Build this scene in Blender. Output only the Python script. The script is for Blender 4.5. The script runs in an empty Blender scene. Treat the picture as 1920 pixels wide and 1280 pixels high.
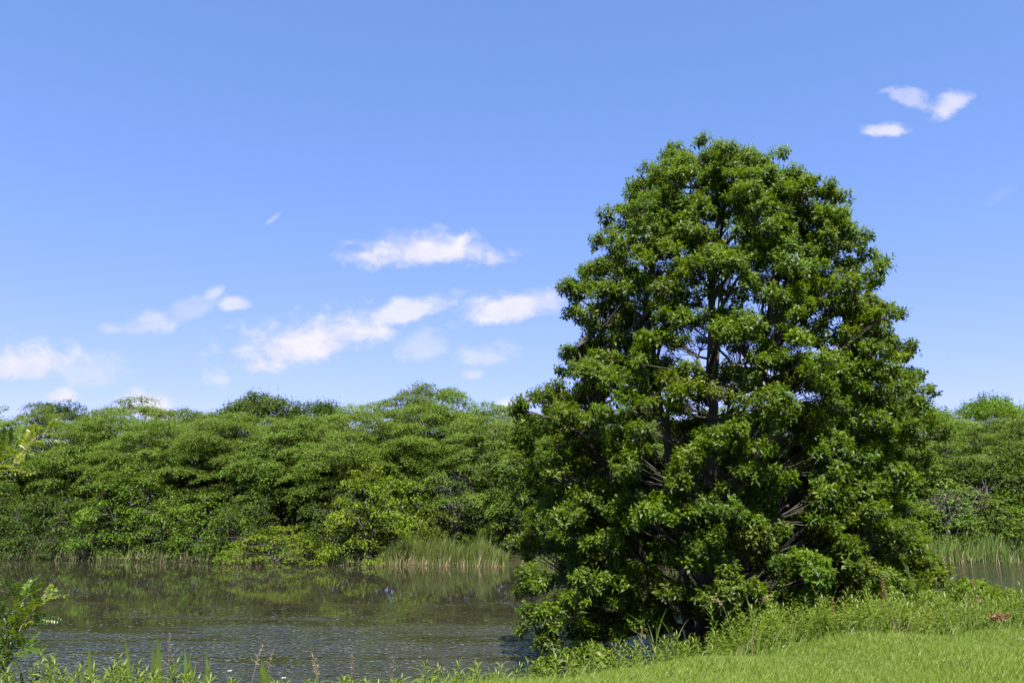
import bpy, math
import numpy as np
from mathutils import Vector, Matrix

C = bpy.context.scene.collection
SC = bpy.context.scene
PI = math.pi
rad = math.radians

# ------------------------------------------------------------------ camera
cam_d = bpy.data.cameras.new('camera')
cam_d.sensor_width = 36.0
cam_d.lens = 28.0
cam_d.clip_start = 0.05
cam_d.clip_end = 6000
cam = bpy.data.objects.new('camera', cam_d)
C.objects.link(cam)
cam.location = (0, 0, 3.0)
cam.rotation_euler = (rad(90 + 11.73), 0, 0)
SC.camera = cam

# ------------------------------------------------------------------ light
SUN_EL, SUN_AZ = rad(61), rad(176)          # azimuth clockwise from +Y: the sun stands high behind the camera
sun_dir = Vector((math.sin(SUN_AZ) * math.cos(SUN_EL), math.cos(SUN_AZ) * math.cos(SUN_EL), math.sin(SUN_EL)))
sd = bpy.data.lights.new('sun', 'SUN')
sd.energy = 4.9
sd.angle = rad(0.53)
sd.color = (1.0, 0.95, 0.87)
so = bpy.data.objects.new('sun', sd)
C.objects.link(so)
so.rotation_euler = sun_dir.to_track_quat('Z', 'Y').to_euler()
so.location = (-20, -20, 40)

w = bpy.data.worlds.new('World')
SC.world = w
w.use_nodes = True
wn = w.node_tree
for n in list(wn.nodes):
    wn.nodes.remove(n)


class NT:
    """Small helper that writes node graphs."""
    def __init__(s, tree):
        s.t = tree

    def new(s, typ, **kw):
        n = s.t.nodes.new(typ)
        for k, v in kw.items():
            setattr(n, k, v)
        return n

    def put(s, sock, v):
        if hasattr(v, 'is_output'):
            s.t.links.new(v, sock)
        else:
            sock.default_value = v

    def math(s, op, a, b=None, c=None, clamp=False):
        n = s.new('ShaderNodeMath', operation=op, use_clamp=clamp)
        s.put(n.inputs[0], a)
        if b is not None:
            s.put(n.inputs[1], b)
        if c is not None:
            s.put(n.inputs[2], c)
        return n.outputs[0]

    def smooth(s, v, a, b, lo=0.0, hi=1.0):
        n = s.new('ShaderNodeMapRange', interpolation_type='SMOOTHSTEP')
        s.put(n.inputs[0], v)
        n.inputs[1].default_value, n.inputs[2].default_value = a, b
        n.inputs[3].default_value, n.inputs[4].default_value = lo, hi
        return n.outputs[0]

    def mix(s, f, a, b, blend='MIX'):
        n = s.new('ShaderNodeMix', data_type='RGBA', blend_type=blend)
        s.put(n.inputs[0], f)
        s.put(n.inputs[6], a if hasattr(a, 'is_output') else (*a, 1) if len(a) == 3 else a)
        s.put(n.inputs[7], b if hasattr(b, 'is_output') else (*b, 1) if len(b) == 3 else b)
        return n.outputs[2]

    def noise(s, vec, scale, detail=2.0, rough=0.5, dist=0.0):
        n = s.new('ShaderNodeTexNoise')
        if vec is not None:
            s.put(n.inputs['Vector'], vec)
        n.inputs['Scale'].default_value = scale
        n.inputs['Detail'].default_value = detail
        n.inputs['Roughness'].default_value = rough
        n.inputs['Distortion'].default_value = dist
        return n

    def mapping(s, vec, loc=(0, 0, 0), rot=(0, 0, 0), scale=(1, 1, 1), kind='POINT'):
        n = s.new('ShaderNodeMapping', vector_type=kind)
        s.put(n.inputs[0], vec)
        n.inputs[1].default_value, n.inputs[2].default_value, n.inputs[3].default_value = loc, rot, scale
        return n.outputs[0]


N = NT(wn)
SKY_STRENGTH = 0.053
sky = N.new('ShaderNodeTexSky', sky_type='NISHITA')
sky.sun_disc = False
sky.sun_elevation = SUN_EL
sky.sun_rotation = SUN_AZ
sky.altitude = 50
sky.air_density = 1.0
sky.dust_density = 0.0
sky.ozone_density = 3.0
sc_ = N.new('ShaderNodeSeparateColor')
N.put(sc_.inputs[0], sky.outputs[0])
cc_ = N.new('ShaderNodeCombineColor')                # camera response: clear summer blue that pales only gently to the horizon
for i_, (a_, p_, t_) in enumerate([(1.22, 0.82, 0.93), (1.55, 0.60, 0.98), (1.70, 0.73, 1.32)]):
    N.put(cc_.inputs[i_], N.math('MULTIPLY', N.math('POWER', N.math('MULTIPLY', sc_.outputs[i_], t_), p_), a_))
sky_col = cc_.outputs[0]
# thin summer cumulus: soft elliptical cores broken up by noise, placed by direction on the sky dome
tc = N.new('ShaderNodeTexCoord')
sep = N.new('ShaderNodeSeparateXYZ')
N.put(sep.inputs[0], tc.outputs['Generated'])
ysafe = N.math('MAXIMUM', sep.outputs[1], 0.05)
cu = N.math('DIVIDE', sep.outputs[0], ysafe)
cv = N.math('DIVIDE', sep.outputs[2], ysafe)
comb = N.new('ShaderNodeCombineXYZ')
N.put(comb.inputs[0], cu)
N.put(comb.inputs[1], cv)
uv = comb.outputs[0]
n1 = N.noise(N.mapping(uv, scale=(1.0, 1.35, 1)), 11.0, 9.0, 0.58, 0.15)
n2 = N.noise(N.mapping(uv, loc=(3.1, 1.7, 0.4), scale=(1.0, 1.5, 1)), 42.0, 6.0, 0.62, 0.3)
nz = N.math('MULTIPLY_ADD', n2.outputs[0], 0.42, N.math('MULTIPLY', n1.outputs[0], 1.0))    # mean about .71
# (u, v, half width, half height, tilt, opacity)
CLOUDS = [(-0.120, 0.322, 0.105, 0.026, 2, 0.95), (-0.150, 0.338, 0.040, 0.020, 10, 0.35), (-0.262, 0.200, 0.104, 0.036, 14, 0.95),
          (-0.215, 0.214, 0.060, 0.024, 12, 0.7),
          (-0.138, 0.244, 0.062, 0.017, 16, 0.75), (-0.002, 0.246, 0.070, 0.022, 10, 0.85), (0.045, 0.258, 0.045, 0.020, 0, 0.6),
          (-0.113, 0.197, 0.034, 0.020, 5, 0.38), (-0.034, 0.187, 0.038, 0.016, 2, 0.45), (-0.050, 0.163, 0.015, 0.008, 0, 0.5),
          (-0.470, 0.226, 0.042, 0.018, 12, 0.5), (-0.515, 0.222, 0.024, 0.010, 0, 0.4), (-0.420, 0.245, 0.050, 0.016, 30, 0.28),
          (-0.388, 0.270, 0.017, 0.009, 30, 0.5), (-0.358, 0.256, 0.020, 0.011, 0, 0.62), (-0.630, 0.174, 0.090, 0.026, 3, 0.78),
          (-0.540, 0.165, 0.070, 0.028, -4, 0.35), (-0.457, 0.122, 0.042, 0.022, -25, 0.9), (-0.573, 0.136, 0.024, 0.010, 0, 0.8),
          (-0.004, 0.119, 0.018, 0.011, 0, 0.75), (-0.369, 0.158, 0.014, 0.007, 0, 0.4), (-0.318, 0.371, 0.022, 0.004, 42, 0.3),
          (0.545, 0.542, 0.036, 0.015, -24, 0.5), (0.606, 0.538, 0.038, 0.015, 34, 0.72), (0.510, 0.499, 0.034, 0.010, 2, 0.75),
          (0.516, 0.560, 0.018, 0.005, 18, 0.35), (0.645, 0.40, 0.03, 0.008, 30, 0.06), (0.30, 0.15, 0.12, 0.03, 4, 0.5)]
dens = None
for (u0, v0, a, b, t, op) in CLOUDS:
    m = N.mapping(uv, (u0, v0, 0), (0, 0, rad(t)), (a * 1.12, b * 1.4, 1), 'TEXTURE')
    ms = N.new('ShaderNodeSeparateXYZ')
    N.put(ms.inputs[0], m)
    mc = N.new('ShaderNodeCombineXYZ')              # flat base: steeper below the middle than above it
    N.put(mc.inputs[0], ms.outputs[0])
    N.put(mc.inputs[1], N.math('MULTIPLY', ms.outputs[1], N.math('MULTIPLY_ADD', N.math('LESS_THAN', ms.outputs[1], 0.0), 0.9, 1.0)))
    m = mc.outputs[0]
    ln = N.new('ShaderNodeVectorMath', operation='LENGTH')
    N.put(ln.inputs[0], m)
    core = N.math('SUBTRACT', 1.14, ln.outputs['Value'])
    v = N.math('MULTIPLY_ADD', N.math('SUBTRACT', nz, 0.71), 2.6, core)
    v = N.smooth(v, 0.0, 0.92, 0.0, op)
    v = N.math('MULTIPLY', v, N.smooth(ln.outputs['Value'], 1.9, 1.0))
    dens = v if dens is None else N.math('MAXIMUM', dens, v)
dens = N.math('MULTIPLY', dens, N.math('GREATER_THAN', sep.outputs[1], 0.06))
cloud_col = N.mix(N.smooth(nz, 0.55, 0.9), (4.7, 4.6, 5.7), (5.6, 5.4, 6.2))
col = N.mix(dens, sky_col, cloud_col)
bg = N.new('ShaderNodeBackground')
N.put(bg.inputs[0], col)
bg.inputs[1].default_value = SKY_STRENGTH
wo = N.new('ShaderNodeOutputWorld')
wn.links.new(bg.outputs[0], wo.inputs[0])

SC.view_settings.view_transform = 'Standard'
SC.view_settings.look = 'None'
SC.view_settings.exposure = 1.75
SC.view_settings.gamma = 1.0
SC.view_settings.use_curve_mapping = False
SC.cycles.max_bounces = 7
SC.cycles.diffuse_bounces = 3
SC.cycles.glossy_bounces = 3
SC.cycles.transmission_bounces = 4
SC.cycles.sample_clamp_indirect = 6.0
SC.cycles.caustics_reflective = False
SC.cycles.caustics_refractive = False


# ------------------------------------------------------------------ helpers
def norm(v):
    return v / np.maximum(np.linalg.norm(v, axis=-1, keepdims=True), 1e-9)


def smoothstep(a, b, x):
    t = np.clip((x - a) / (b - a), 0, 1)
    return t * t * (3 - 2 * t)


class MB:
    """Collects vertices, triangles and quads; build() links them as ONE mesh object."""
    def __init__(s):
        s.v, s.t, s.q, s.tint, s.n = [], [], [], [], 0

    def add(s, v, tris=None, quads=None, tint=None):
        v = np.asarray(v, float).reshape(-1, 3)
        if tris is not None and len(tris):
            s.t.append(np.asarray(tris, int).reshape(-1, 3) + s.n)
        if quads is not None and len(quads):
            s.q.append(np.asarray(quads, int).reshape(-1, 4) + s.n)
        s.v.append(v)
        s.tint.append(np.full(len(v), 0.5) if tint is None else np.broadcast_to(np.asarray(tint, float), (len(v),)))
        s.n += len(v)

    def mesh(s, name, mat, smooth=False):
        me = bpy.data.meshes.new(name)
        v = np.concatenate(s.v) if s.v else np.zeros((0, 3))
        t = np.concatenate(s.t) if s.t else np.zeros((0, 3), int)
        q = np.concatenate(s.q) if s.q else np.zeros((0, 4), int)
        me.vertices.add(len(v))
        me.vertices.foreach_set('co', v.astype(np.float32).ravel())
        idx = np.concatenate([t.ravel(), q.ravel()]).astype(np.int32)
        me.loops.add(len(idx))
        me.loops.foreach_set('vertex_index', idx)
        me.polygons.add(len(t) + len(q))
        me.polygons.foreach_set('loop_start', np.concatenate([np.arange(len(t)) * 3, len(t) * 3 + np.arange(len(q)) * 4]).astype(np.int32))
        if smooth:
            me.polygons.foreach_set('use_smooth', np.ones(len(t) + len(q), bool))
        a = me.attributes.new('tint', 'FLOAT', 'POINT')
        a.data.foreach_set('value', np.concatenate(s.tint).astype(np.float32) if s.v else np.zeros(0, np.float32))
        me.update(calc_edges=True)
        if mat is not None:
            me.materials.append(mat)
        return me

    def build(s, name, mat, parent=None, smooth=False):
        return link(name, s.mesh(name, mat, smooth), parent)


def link(name, me, parent=None):
    o = bpy.data.objects.new(name, me)
    C.objects.link(o)
    if parent is not None:
        o.parent = parent
    return o


def empty(name, loc=(0, 0, 0)):
    o = bpy.data.objects.new(name, None)
    o.empty_display_size = 0.3
    C.objects.link(o)
    o.location = loc
    return o


def tag(o, label=None, cat=None, group=None, kind=None):
    if label:
        o['label'] = label
    if cat:
        o['category'] = cat
    if group:
        o['group'] = group
    if kind:
        o['kind'] = kind
    return o


KIDS = {}


def kids(o):
    return [c for c in o.children]


def copy_tree(o, parent=None):
    c = o.copy()
    C.objects.link(c)
    if parent is not None:
        c.parent = parent
    for ch in kids(o):
        copy_tree(ch, c)
    return c


def tube(mb, P, R, sides=6, tint=0.5):
    """One tapered tube along the polyline P (k,3) with radii R (k)."""
    P = np.asarray(P, float)
    tubes(mb, P[None], np.asarray(R, float)[None], sides, tint)


def tubes(mb, P, R, sides=3, tint=0.5):
    """Tapered tubes along n polylines P (n,k,3), radii R (n,k)."""
    n, k, _ = P.shape
    T = np.empty_like(P)
    T[:, 1:-1] = P[:, 2:] - P[:, :-2]
    T[:, 0] = P[:, 1] - P[:, 0]
    T[:, -1] = P[:, -1] - P[:, -2]
    T = norm(T)
    ref = np.where(np.abs(T[..., 2:3]) > 0.9, np.array([1.0, 0, 0]), np.array([0, 0, 1.0]))
    A = norm(np.cross(T, ref))
    B = np.cross(T, A)
    an = np.arange(sides) * 2 * PI / sides
    V = P[:, :, None, :] + R[:, :, None, None] * (A[:, :, None, :] * np.cos(an)[None, None, :, None] + B[:, :, None, :] * np.sin(an)[None, None, :, None])
    i = np.arange(n)[:, None, None] * (k * sides)
    j = np.arange(k - 1)[None, :, None] * sides
    a = np.arange(sides)[None, None, :]
    b = (a + 1) % sides
    q = np.stack([i + j + a, i + j + b, i + j + sides + b, i + j + sides + a], -1)
    tt = np.repeat(np.asarray(tint, float), k * sides) if np.ndim(tint) else tint
    mb.add(V.reshape(-1, 3), quads=q.reshape(-1, 4), tint=tt)


def bez(a, b, c, k=6):
    t = np.linspace(0, 1, k)[:, None]
    return (1 - t) ** 2 * np.asarray(a) + 2 * t * (1 - t) * np.asarray(b) + t * t * np.asarray(c)


def basis(D, Nn):
    D = norm(D)
    S = norm(np.cross(D, Nn))
    return D, S, np.cross(S, D)


LEAF_T = np.array([[0, 3, 1], [0, 2, 3], [1, 3, 4], [3, 2, 4]])


def leaves5(mb, P, D, Nn, L, W, tint, fold=0.18, droop=0.16):
    """Lanceolate leaves folded along the midrib, 5 vertices and 4 triangles each."""
    n = len(P)
    D, S, U = basis(D, Nn)
    L = np.broadcast_to(L, (n,))[:, None]
    W = np.broadcast_to(W, (n,))[:, None]
    V = np.empty((n, 5, 3))
    V[:, 0] = P
    V[:, 1] = P + D * L * 0.52 + S * W * 0.5 + U * W * fold
    V[:, 2] = P + D * L * 0.52 - S * W * 0.5 + U * W * fold
    V[:, 3] = P + D * L * 0.5
    V[:, 4] = P + D * L - U * L * droop
    F = LEAF_T[None] + (np.arange(n) * 5)[:, None, None]
    mb.add(V.reshape(-1, 3), tris=F.reshape(-1, 3), tint=np.repeat(tint, 5))


def leaves4(mb, P, D, Nn, L, W, tint, fold=0.12, droop=0.12):
    """Small far leaves: one folded quad each."""
    n = len(P)
    D, S, U = basis(D, Nn)
    L = np.broadcast_to(L, (n,))[:, None]
    W = np.broadcast_to(W, (n,))[:, None]
    V = np.empty((n, 4, 3))
    V[:, 0] = P
    V[:, 1] = P + D * L * 0.5 + S * W * 0.5 + U * W * fold
    V[:, 2] = P + D * L - U * L * droop
    V[:, 3] = P + D * L * 0.5 - S * W * 0.5 + U * W * fold
    F = np.arange(n * 4).reshape(n, 4)
    mb.add(V.reshape(-1, 3), quads=F, tint=np.repeat(tint, 4))


def blades(mb, P, H, W, az, lean, tint, segs=2):
    """Grass blades: base P, height H, width W, bent towards azimuth az."""
    n = len(P)
    d = np.stack([np.cos(az), np.sin(az), np.zeros(n)], -1)
    s = np.stack([-np.sin(az + 0.9), np.cos(az + 0.9), np.zeros(n)], -1)
    up = np.array([0, 0, 1.0])
    V = np.empty((n, segs * 2 + 1, 3))
    for i in range(segs):
        t = i / segs
        c = P + up * (H * t * (1 - 0.25 * lean * t))[:, None] + d * (H * lean * t * t)[:, None]
        wd = (W * (1 - 0.55 * t) * 0.5)[:, None]
        V[:, 2 * i] = c - s * wd
        V[:, 2 * i + 1] = c + s * wd
    V[:, -1] = P + up * (H * (1 - 0.25 * lean))[:, None] + d * (H * lean)[:, None]
    base = (np.arange(n) * (segs * 2 + 1))[:, None]
    if segs > 1:
        q = np.concatenate([base + np.array([2 * i, 2 * i + 1, 2 * i + 3, 2 * i + 2]) for i in range(segs - 1)])
    else:
        q = None
    m = 2 * (segs - 1)
    t3 = base + np.array([m, m + 1, m + 2])
    mb.add(V.reshape(-1, 3), tris=t3, quads=q, tint=np.repeat(tint, segs * 2 + 1))


# ------------------------------------------------------------------ materials
def leaf_mat(name, dark, mid, light, trans, rough=0.42, tw=0.32, spec=0.5, vary=0.36):
    m = bpy.data.materials.new(name)
    m.use_nodes = True
    t = NT(m.node_tree)
    m.node_tree.nodes.clear()
    kb = 0.74 if name in ('straw', 'rust_frond', 'petal', 'floating_leaf') else 0.52
    dark, mid, light, trans = [(c[0] * .74, c[1] * .74, c[2] * kb) for c in (dark, mid, light, trans)]
    at = t.new('ShaderNodeAttribute', attribute_name='tint')
    oi = t.new('ShaderNodeObjectInfo')
    f = at.outputs['Fac']
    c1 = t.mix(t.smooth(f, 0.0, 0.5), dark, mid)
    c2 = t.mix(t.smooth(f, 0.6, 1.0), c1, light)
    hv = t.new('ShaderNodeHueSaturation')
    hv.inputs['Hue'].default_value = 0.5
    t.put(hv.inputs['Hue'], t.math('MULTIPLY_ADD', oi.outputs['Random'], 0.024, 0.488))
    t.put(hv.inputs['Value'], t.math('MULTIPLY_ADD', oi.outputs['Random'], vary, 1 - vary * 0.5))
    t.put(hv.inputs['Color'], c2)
    p = t.new('ShaderNodeBsdfPrincipled')
    t.put(p.inputs['Base Color'], hv.outputs[0])
    p.inputs['Roughness'].default_value = rough
    p.inputs['Specular IOR Level'].default_value = spec
    tr = t.new('ShaderNodeBsdfTranslucent')
    t.put(tr.inputs[0], t.mix(0.5, hv.outputs[0], trans))
    mx = t.new('ShaderNodeMixShader')
    mx.inputs[0].default_value = tw
    t.t.links.new(p.outputs[0], mx.inputs[1])
    t.t.links.new(tr.outputs[0], mx.inputs[2])
    o = t.new('ShaderNodeOutputMaterial')
    t.t.links.new(mx.outputs[0], o.inputs[0])
    return m


def bark_mat(name, a, b, scale=14.0):
    m = bpy.data.materials.new(name)
    m.use_nodes = True
    t = NT(m.node_tree)
    p = m.node_tree.nodes['Principled BSDF']
    g = t.new('ShaderNodeNewGeometry')
    v = t.mapping(g.outputs['Position'], scale=(1, 1, 0.35))
    n = t.noise(v, scale, 6, 0.62)
    n2 = t.noise(g.outputs['Position'], 2.2, 3, 0.5)
    a, b = [tuple(q * .75 for q in c_) for c_ in (a, b)]
    c = t.mix(t.smooth(n.outputs[0], 0.35, 0.68), a, b)
    c = t.mix(t.smooth(n2.outputs[0], 0.55, 0.75, 0, 0.4), c, (0.19, 0.18, 0.15))
    t.put(p.inputs['Base Color'], c)
    p.inputs['Roughness'].default_value = 0.88
    bm = t.new('ShaderNodeBump')
    bm.inputs['Strength'].default_value = 0.6
    bm.inputs['Distance'].default_value = 0.02
    t.put(bm.inputs['Height'], n.outputs[0])
    t.put(p.inputs['Normal'], bm.outputs[0])
    return m


M = {}
M['oak_leaf'] = leaf_mat('oak_leaf', (0.030, 0.058, 0.003), (0.076, 0.126, 0.005), (0.140, 0.184, 0.012), (0.29, 0.46, 0.012), 0.45, 0.38, 0.22, 0.22)
M['cherry_leaf'] = leaf_mat('cherry_leaf', (0.060, 0.108, 0.019), (0.114, 0.180, 0.033), (0.175, 0.240, 0.056), (0.29, 0.42, 0.05), 0.6, 0.36, 0.2)
M['bright_leaf'] = leaf_mat('bright_leaf', (0.057, 0.112, 0.012), (0.106, 0.188, 0.018), (0.165, 0.250, 0.030), (0.23, 0.36, 0.03), 0.6, 0.38, 0.2)
M['deep_leaf'] = leaf_mat('deep_leaf', (0.034, 0.066, 0.010), (0.062, 0.106, 0.014), (0.102, 0.146, 0.022), (0.14, 0.23, 0.025), 0.55, 0.34, 0.2)
M['lime_leaf'] = leaf_mat('lime_leaf', (0.092, 0.150, 0.010), (0.155, 0.225, 0.016), (0.225, 0.290, 0.030), (0.34, 0.46, 0.03), 0.6, 0.4, 0.2)
M['brown_leaf'] = leaf_mat('brown_leaf', (0.085, 0.070, 0.018), (0.140, 0.110, 0.028), (0.190, 0.150, 0.045), (0.22, 0.20, 0.04), 0.6, 0.34, 0.2)
M['twig_bark'] = bark_mat('twig_bark', (0.16, 0.135, 0.12), (0.33, 0.29, 0.27), 12.0)
M['locust_leaf'] = leaf_mat('locust_leaf', (0.046, 0.090, 0.006), (0.085, 0.150, 0.008), (0.220, 0.235, 0.018), (0.28, 0.42, 0.02), 0.42, 0.36, 0.5)
M['weed_leaf'] = leaf_mat('weed_leaf', (0.056, 0.104, 0.011), (0.122, 0.200, 0.020), (0.210, 0.275, 0.038), (0.28, 0.41, 0.03), 0.5, 0.34, 0.4)
M['lawn'] = leaf_mat('lawn_blade', (0.105, 0.160, 0.018), (0.182, 0.256, 0.034), (0.290, 0.340, 0.080), (0.35, 0.44, 0.045), 0.5, 0.32, 0.4)
M['meadow'] = leaf_mat('meadow_blade', (0.082, 0.142, 0.018), (0.146, 0.226, 0.030), (0.265, 0.305, 0.085), (0.29, 0.38, 0.045), 0.5, 0.30, 0.4)
M['reed'] = leaf_mat('reed_blade', (0.078, 0.130, 0.034), (0.132, 0.200, 0.052), (0.215, 0.262, 0.090), (0.24, 0.32, 0.05), 0.42, 0.28, 0.45)
M['straw'] = leaf_mat('straw', (0.200, 0.140, 0.075), (0.330, 0.250, 0.140), (0.460, 0.380, 0.240), (0.40, 0.30, 0.16), 0.7, 0.15, 0.3)
M['rust'] = leaf_mat('rust_frond', (0.150, 0.075, 0.030), (0.250, 0.130, 0.055), (0.330, 0.200, 0.100), (0.30, 0.16, 0.06), 0.7, 0.2, 0.3)
M['petal'] = leaf_mat('petal', (0.70, 0.70, 0.66), (0.78, 0.78, 0.74), (0.8, 0.8, 0.78), (0.8, 0.8, 0.75), 0.6, 0.25, 0.3, 0.0)
M['oak_bark'] = bark_mat('oak_bark', (0.045, 0.037, 0.030), (0.120, 0.098, 0.080))
M['cherry_bark'] = bark_mat('cherry_bark', (0.032, 0.027, 0.024), (0.085, 0.074, 0.066), 9.0)
M['pale_bark'] = bark_mat('pale_bark', (0.200, 0.170, 0.140), (0.400, 0.350, 0.300), 20.0)
M['pad'] = leaf_mat('floating_leaf', (0.036, 0.046, 0.024), (0.062, 0.072, 0.044), (0.100, 0.108, 0.070), (0.06, 0.09, 0.03), 0.42, 0.05, 0.5, 0.0)


def ground_mat():
    m = bpy.data.materials.new('ground')
    m.use_nodes = True
    t = NT(m.node_tree)
    p = m.node_tree.nodes['Principled BSDF']
    g = t.new('ShaderNodeNewGeometry')
    pos = g.outputs['Position']
    n = t.noise(pos, 0.7, 4, 0.6)
    n2 = t.noise(pos, 18.0, 5, 0.65)
    sp = t.new('ShaderNodeSeparateXYZ')
    t.put(sp.inputs[0], pos)
    turf = t.mix(t.smooth(n2.outputs[0], 0.35, 0.7), (0.040, 0.064, 0.010), (0.080, 0.118, 0.018))
    soil = t.mix(t.smooth(n2.outputs[0], 0.3, 0.7), (0.022, 0.018, 0.011), (0.062, 0.048, 0.030))
    far = t.math('GREATER_THAN', sp.outputs[1], 34.0)
    wet = t.smooth(t.math('ADD', sp.outputs[2], t.math('MULTIPLY', n.outputs[0], 0.5)), 0.35, 1.0)
    near_c = t.mix(wet, soil, turf)
    far_c = t.mix(t.smooth(n.outputs[0], 0.4, 0.6, 0.3, 0.9), t.mix(0.72, soil, (0.010, 0.009, 0.006)), (0.018, 0.028, 0.006))
    t.put(p.inputs['Base Color'], t.mix(far, near_c, far_c))
    p.inputs['Roughness'].default_value = 0.95
    p.inputs['Specular IOR Level'].default_value = 0.08
    bm = t.new('ShaderNodeBump')
    bm.inputs['Strength'].default_value = 0.8
    bm.inputs['Distance'].default_value = 0.05
    t.put(bm.inputs['Height'], n2.outputs[0])
    t.put(p.inputs['Normal'], bm.outputs[0])
    return m


def water_mat():
    m = bpy.data.materials.new('pond_water')
    m.use_nodes = True
    t = NT(m.node_tree)
    p = m.node_tree.nodes['Principled BSDF']
    g = t.new('ShaderNodeNewGeometry')
    pos = g.outputs['Position']
    n0 = t.noise(t.mapping(pos, scale=(0.13, 0.55, 1)), 1.0, 4, 0.6)
    t.put(p.inputs['Base Color'], t.mix(n0.outputs[0], (0.022, 0.020, 0.011), (0.016, 0.016, 0.009)))
    p.inputs['Roughness'].default_value = 0.02
    p.inputs['IOR'].default_value = 1.333
    sp = t.new('ShaderNodeSeparateXYZ')
    t.put(sp.inputs[0], pos)
    # breeze: the near half of the pond and the open water to the right are ruffled, the lee of the far bank is calm
    lee = t.math('SUBTRACT', t.math('MULTIPLY_ADD', n0.outputs[0], 44.0, sp.outputs[1]), t.smooth(sp.outputs[0], 6.0, 20.0, 0.0, 40.0))
    ruffle = t.smooth(lee, 47.0, 35.0, 0.008, 0.9)
    w1 = t.noise(t.mapping(pos, scale=(0.62, 1.0, 1)), 2.5, 4, 0.55, 0.5)
    w2 = t.noise(t.mapping(pos, loc=(3, 7, 0), scale=(0.7, 1.0, 1)), 8.0, 2, 0.5, 0.3)
    h = t.math('MULTIPLY_ADD', w2.outputs[0], 0.30, w1.outputs[0])
    bm = t.new('ShaderNodeBump')
    bm.inputs['Distance'].default_value = 0.13
    t.put(bm.inputs['Strength'], ruffle)
    t.put(bm.inputs['Height'], h)
    t.put(p.inputs['Normal'], bm.outputs[0])
    return m


# ------------------------------------------------------------------ the setting
SHORE = np.array([(-400, -60), (-40, -2), (-12, 7.6), (-6, 10.2), (-3, 10.9), (0, 12.2), (2.5, 14.8), (4.6, 17.6), (6.6, 18.2), (10, 17.3), (16, 17.6),
                  (30, 24), (60, 30), (400, 36)], float)


def y_far(x):
    return 43.6 + np.interp(x, [-60, -27, -9, 1, 12, 26, 60], [6.0, 4.0, 0.4, -1.0, 0.2, 1.2, 3.0]) + 0.35 * np.sin(x * 0.9) + 0.2 * np.sin(x * 2.3 + 1)


def near_dist(x, y):
    """Distance inland of the near shoreline (negative over water)."""
    p = np.stack([x, y], -1)
    best = np.full(x.shape, 1e9)
    for a, b in zip(SHORE[:-1], SHORE[1:]):
        d = b - a
        t = np.clip(((p - a) @ d) / (d @ d), 0, 1)
        best = np.minimum(best, np.linalg.norm(p - (a + t[..., None] * d), axis=-1))
    return np.where(y < np.interp(x, SHORE[:, 0], SHORE[:, 1]), best, -best)


def height(x, y):
    x = np.asarray(x, float)
    y = np.asarray(y, float)
    dn = near_dist(x, y) + 0.18 * np.sin(1.7 * x + 0.6 * y) + 0.1 * np.sin(4.1 * x - 2.2 * y)
    wd = 4.6 + 2.2 * smoothstep(3, 8, x)
    zn = np.where(dn > 0, 1.42 * smoothstep(0, wd, dn) + 0.05 * np.clip(dn, 0, 1), -0.9 * smoothstep(0, 3.0, -dn))
    df = y - y_far(x)
    zf = np.where(df > 0, 0.10 + 1.3 * smoothstep(0, 5.0, df), -0.9 * smoothstep(0, 3.0, -df)) + np.where(df > 0, 0.5 * smoothstep(10, 60, df), 0)
    z = np.where(dn > -6, np.maximum(zn, -0.9), zf)
    z = np.where((dn <= -6) & (df < -6), -0.9, z)
    return z + np.where(z > 0.05, 0.025 * np.sin(2.3 * x + 1.1 * y) + 0.02 * np.sin(5.1 * y - 1.3 * x), 0)


def gz(x, y):
    return float(height(np.array([float(x)]), np.array([float(y)]))[0])


def make_ground():
    xs = np.concatenate([[-3000, -1200, -500, -200, -100, -60], np.arange(-40, 40.01, 0.8), [60, 100, 200, 500, 1200, 3000]])
    ys = np.concatenate([[-3000, -800, -200, -60, -20, -6], np.arange(-2, 26, 0.3), np.arange(26, 54, 0.6), [56, 60, 70, 90, 130, 250, 600, 1500, 4500]])
    X, Y = np.meshgrid(xs, ys)
    Z = height(X, Y)
    nx, ny = len(xs), len(ys)
    i = np.arange(nx * ny).reshape(ny, nx)
    q = np.stack([i[:-1, :-1], i[:-1, 1:], i[1:, 1:], i[1:, :-1]], -1).reshape(-1, 4)
    mb = MB()
    mb.add(np.stack([X, Y, Z], -1).reshape(-1, 3), quads=q)
    tag(mb.build('ground', ground_mat(), smooth=True), kind='structure')


make_ground()
mb = MB()
wx = np.array([-3000, -300, -60, 60, 300, 3000.])
wy = np.array([-70., 0, 25, 50, 70])
X, Y = np.meshgrid([-300., -60, 60, 300], wy)
i = np.arange(X.size).reshape(X.shape)
mb.add(np.stack([X, Y, 0 * X], -1).reshape(-1, 3), quads=np.stack([i[:-1, :-1], i[:-1, 1:], i[1:, 1:], i[1:, :-1]], -1).reshape(-1, 4))
tag(mb.build('water', water_mat()), kind='structure')


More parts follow.
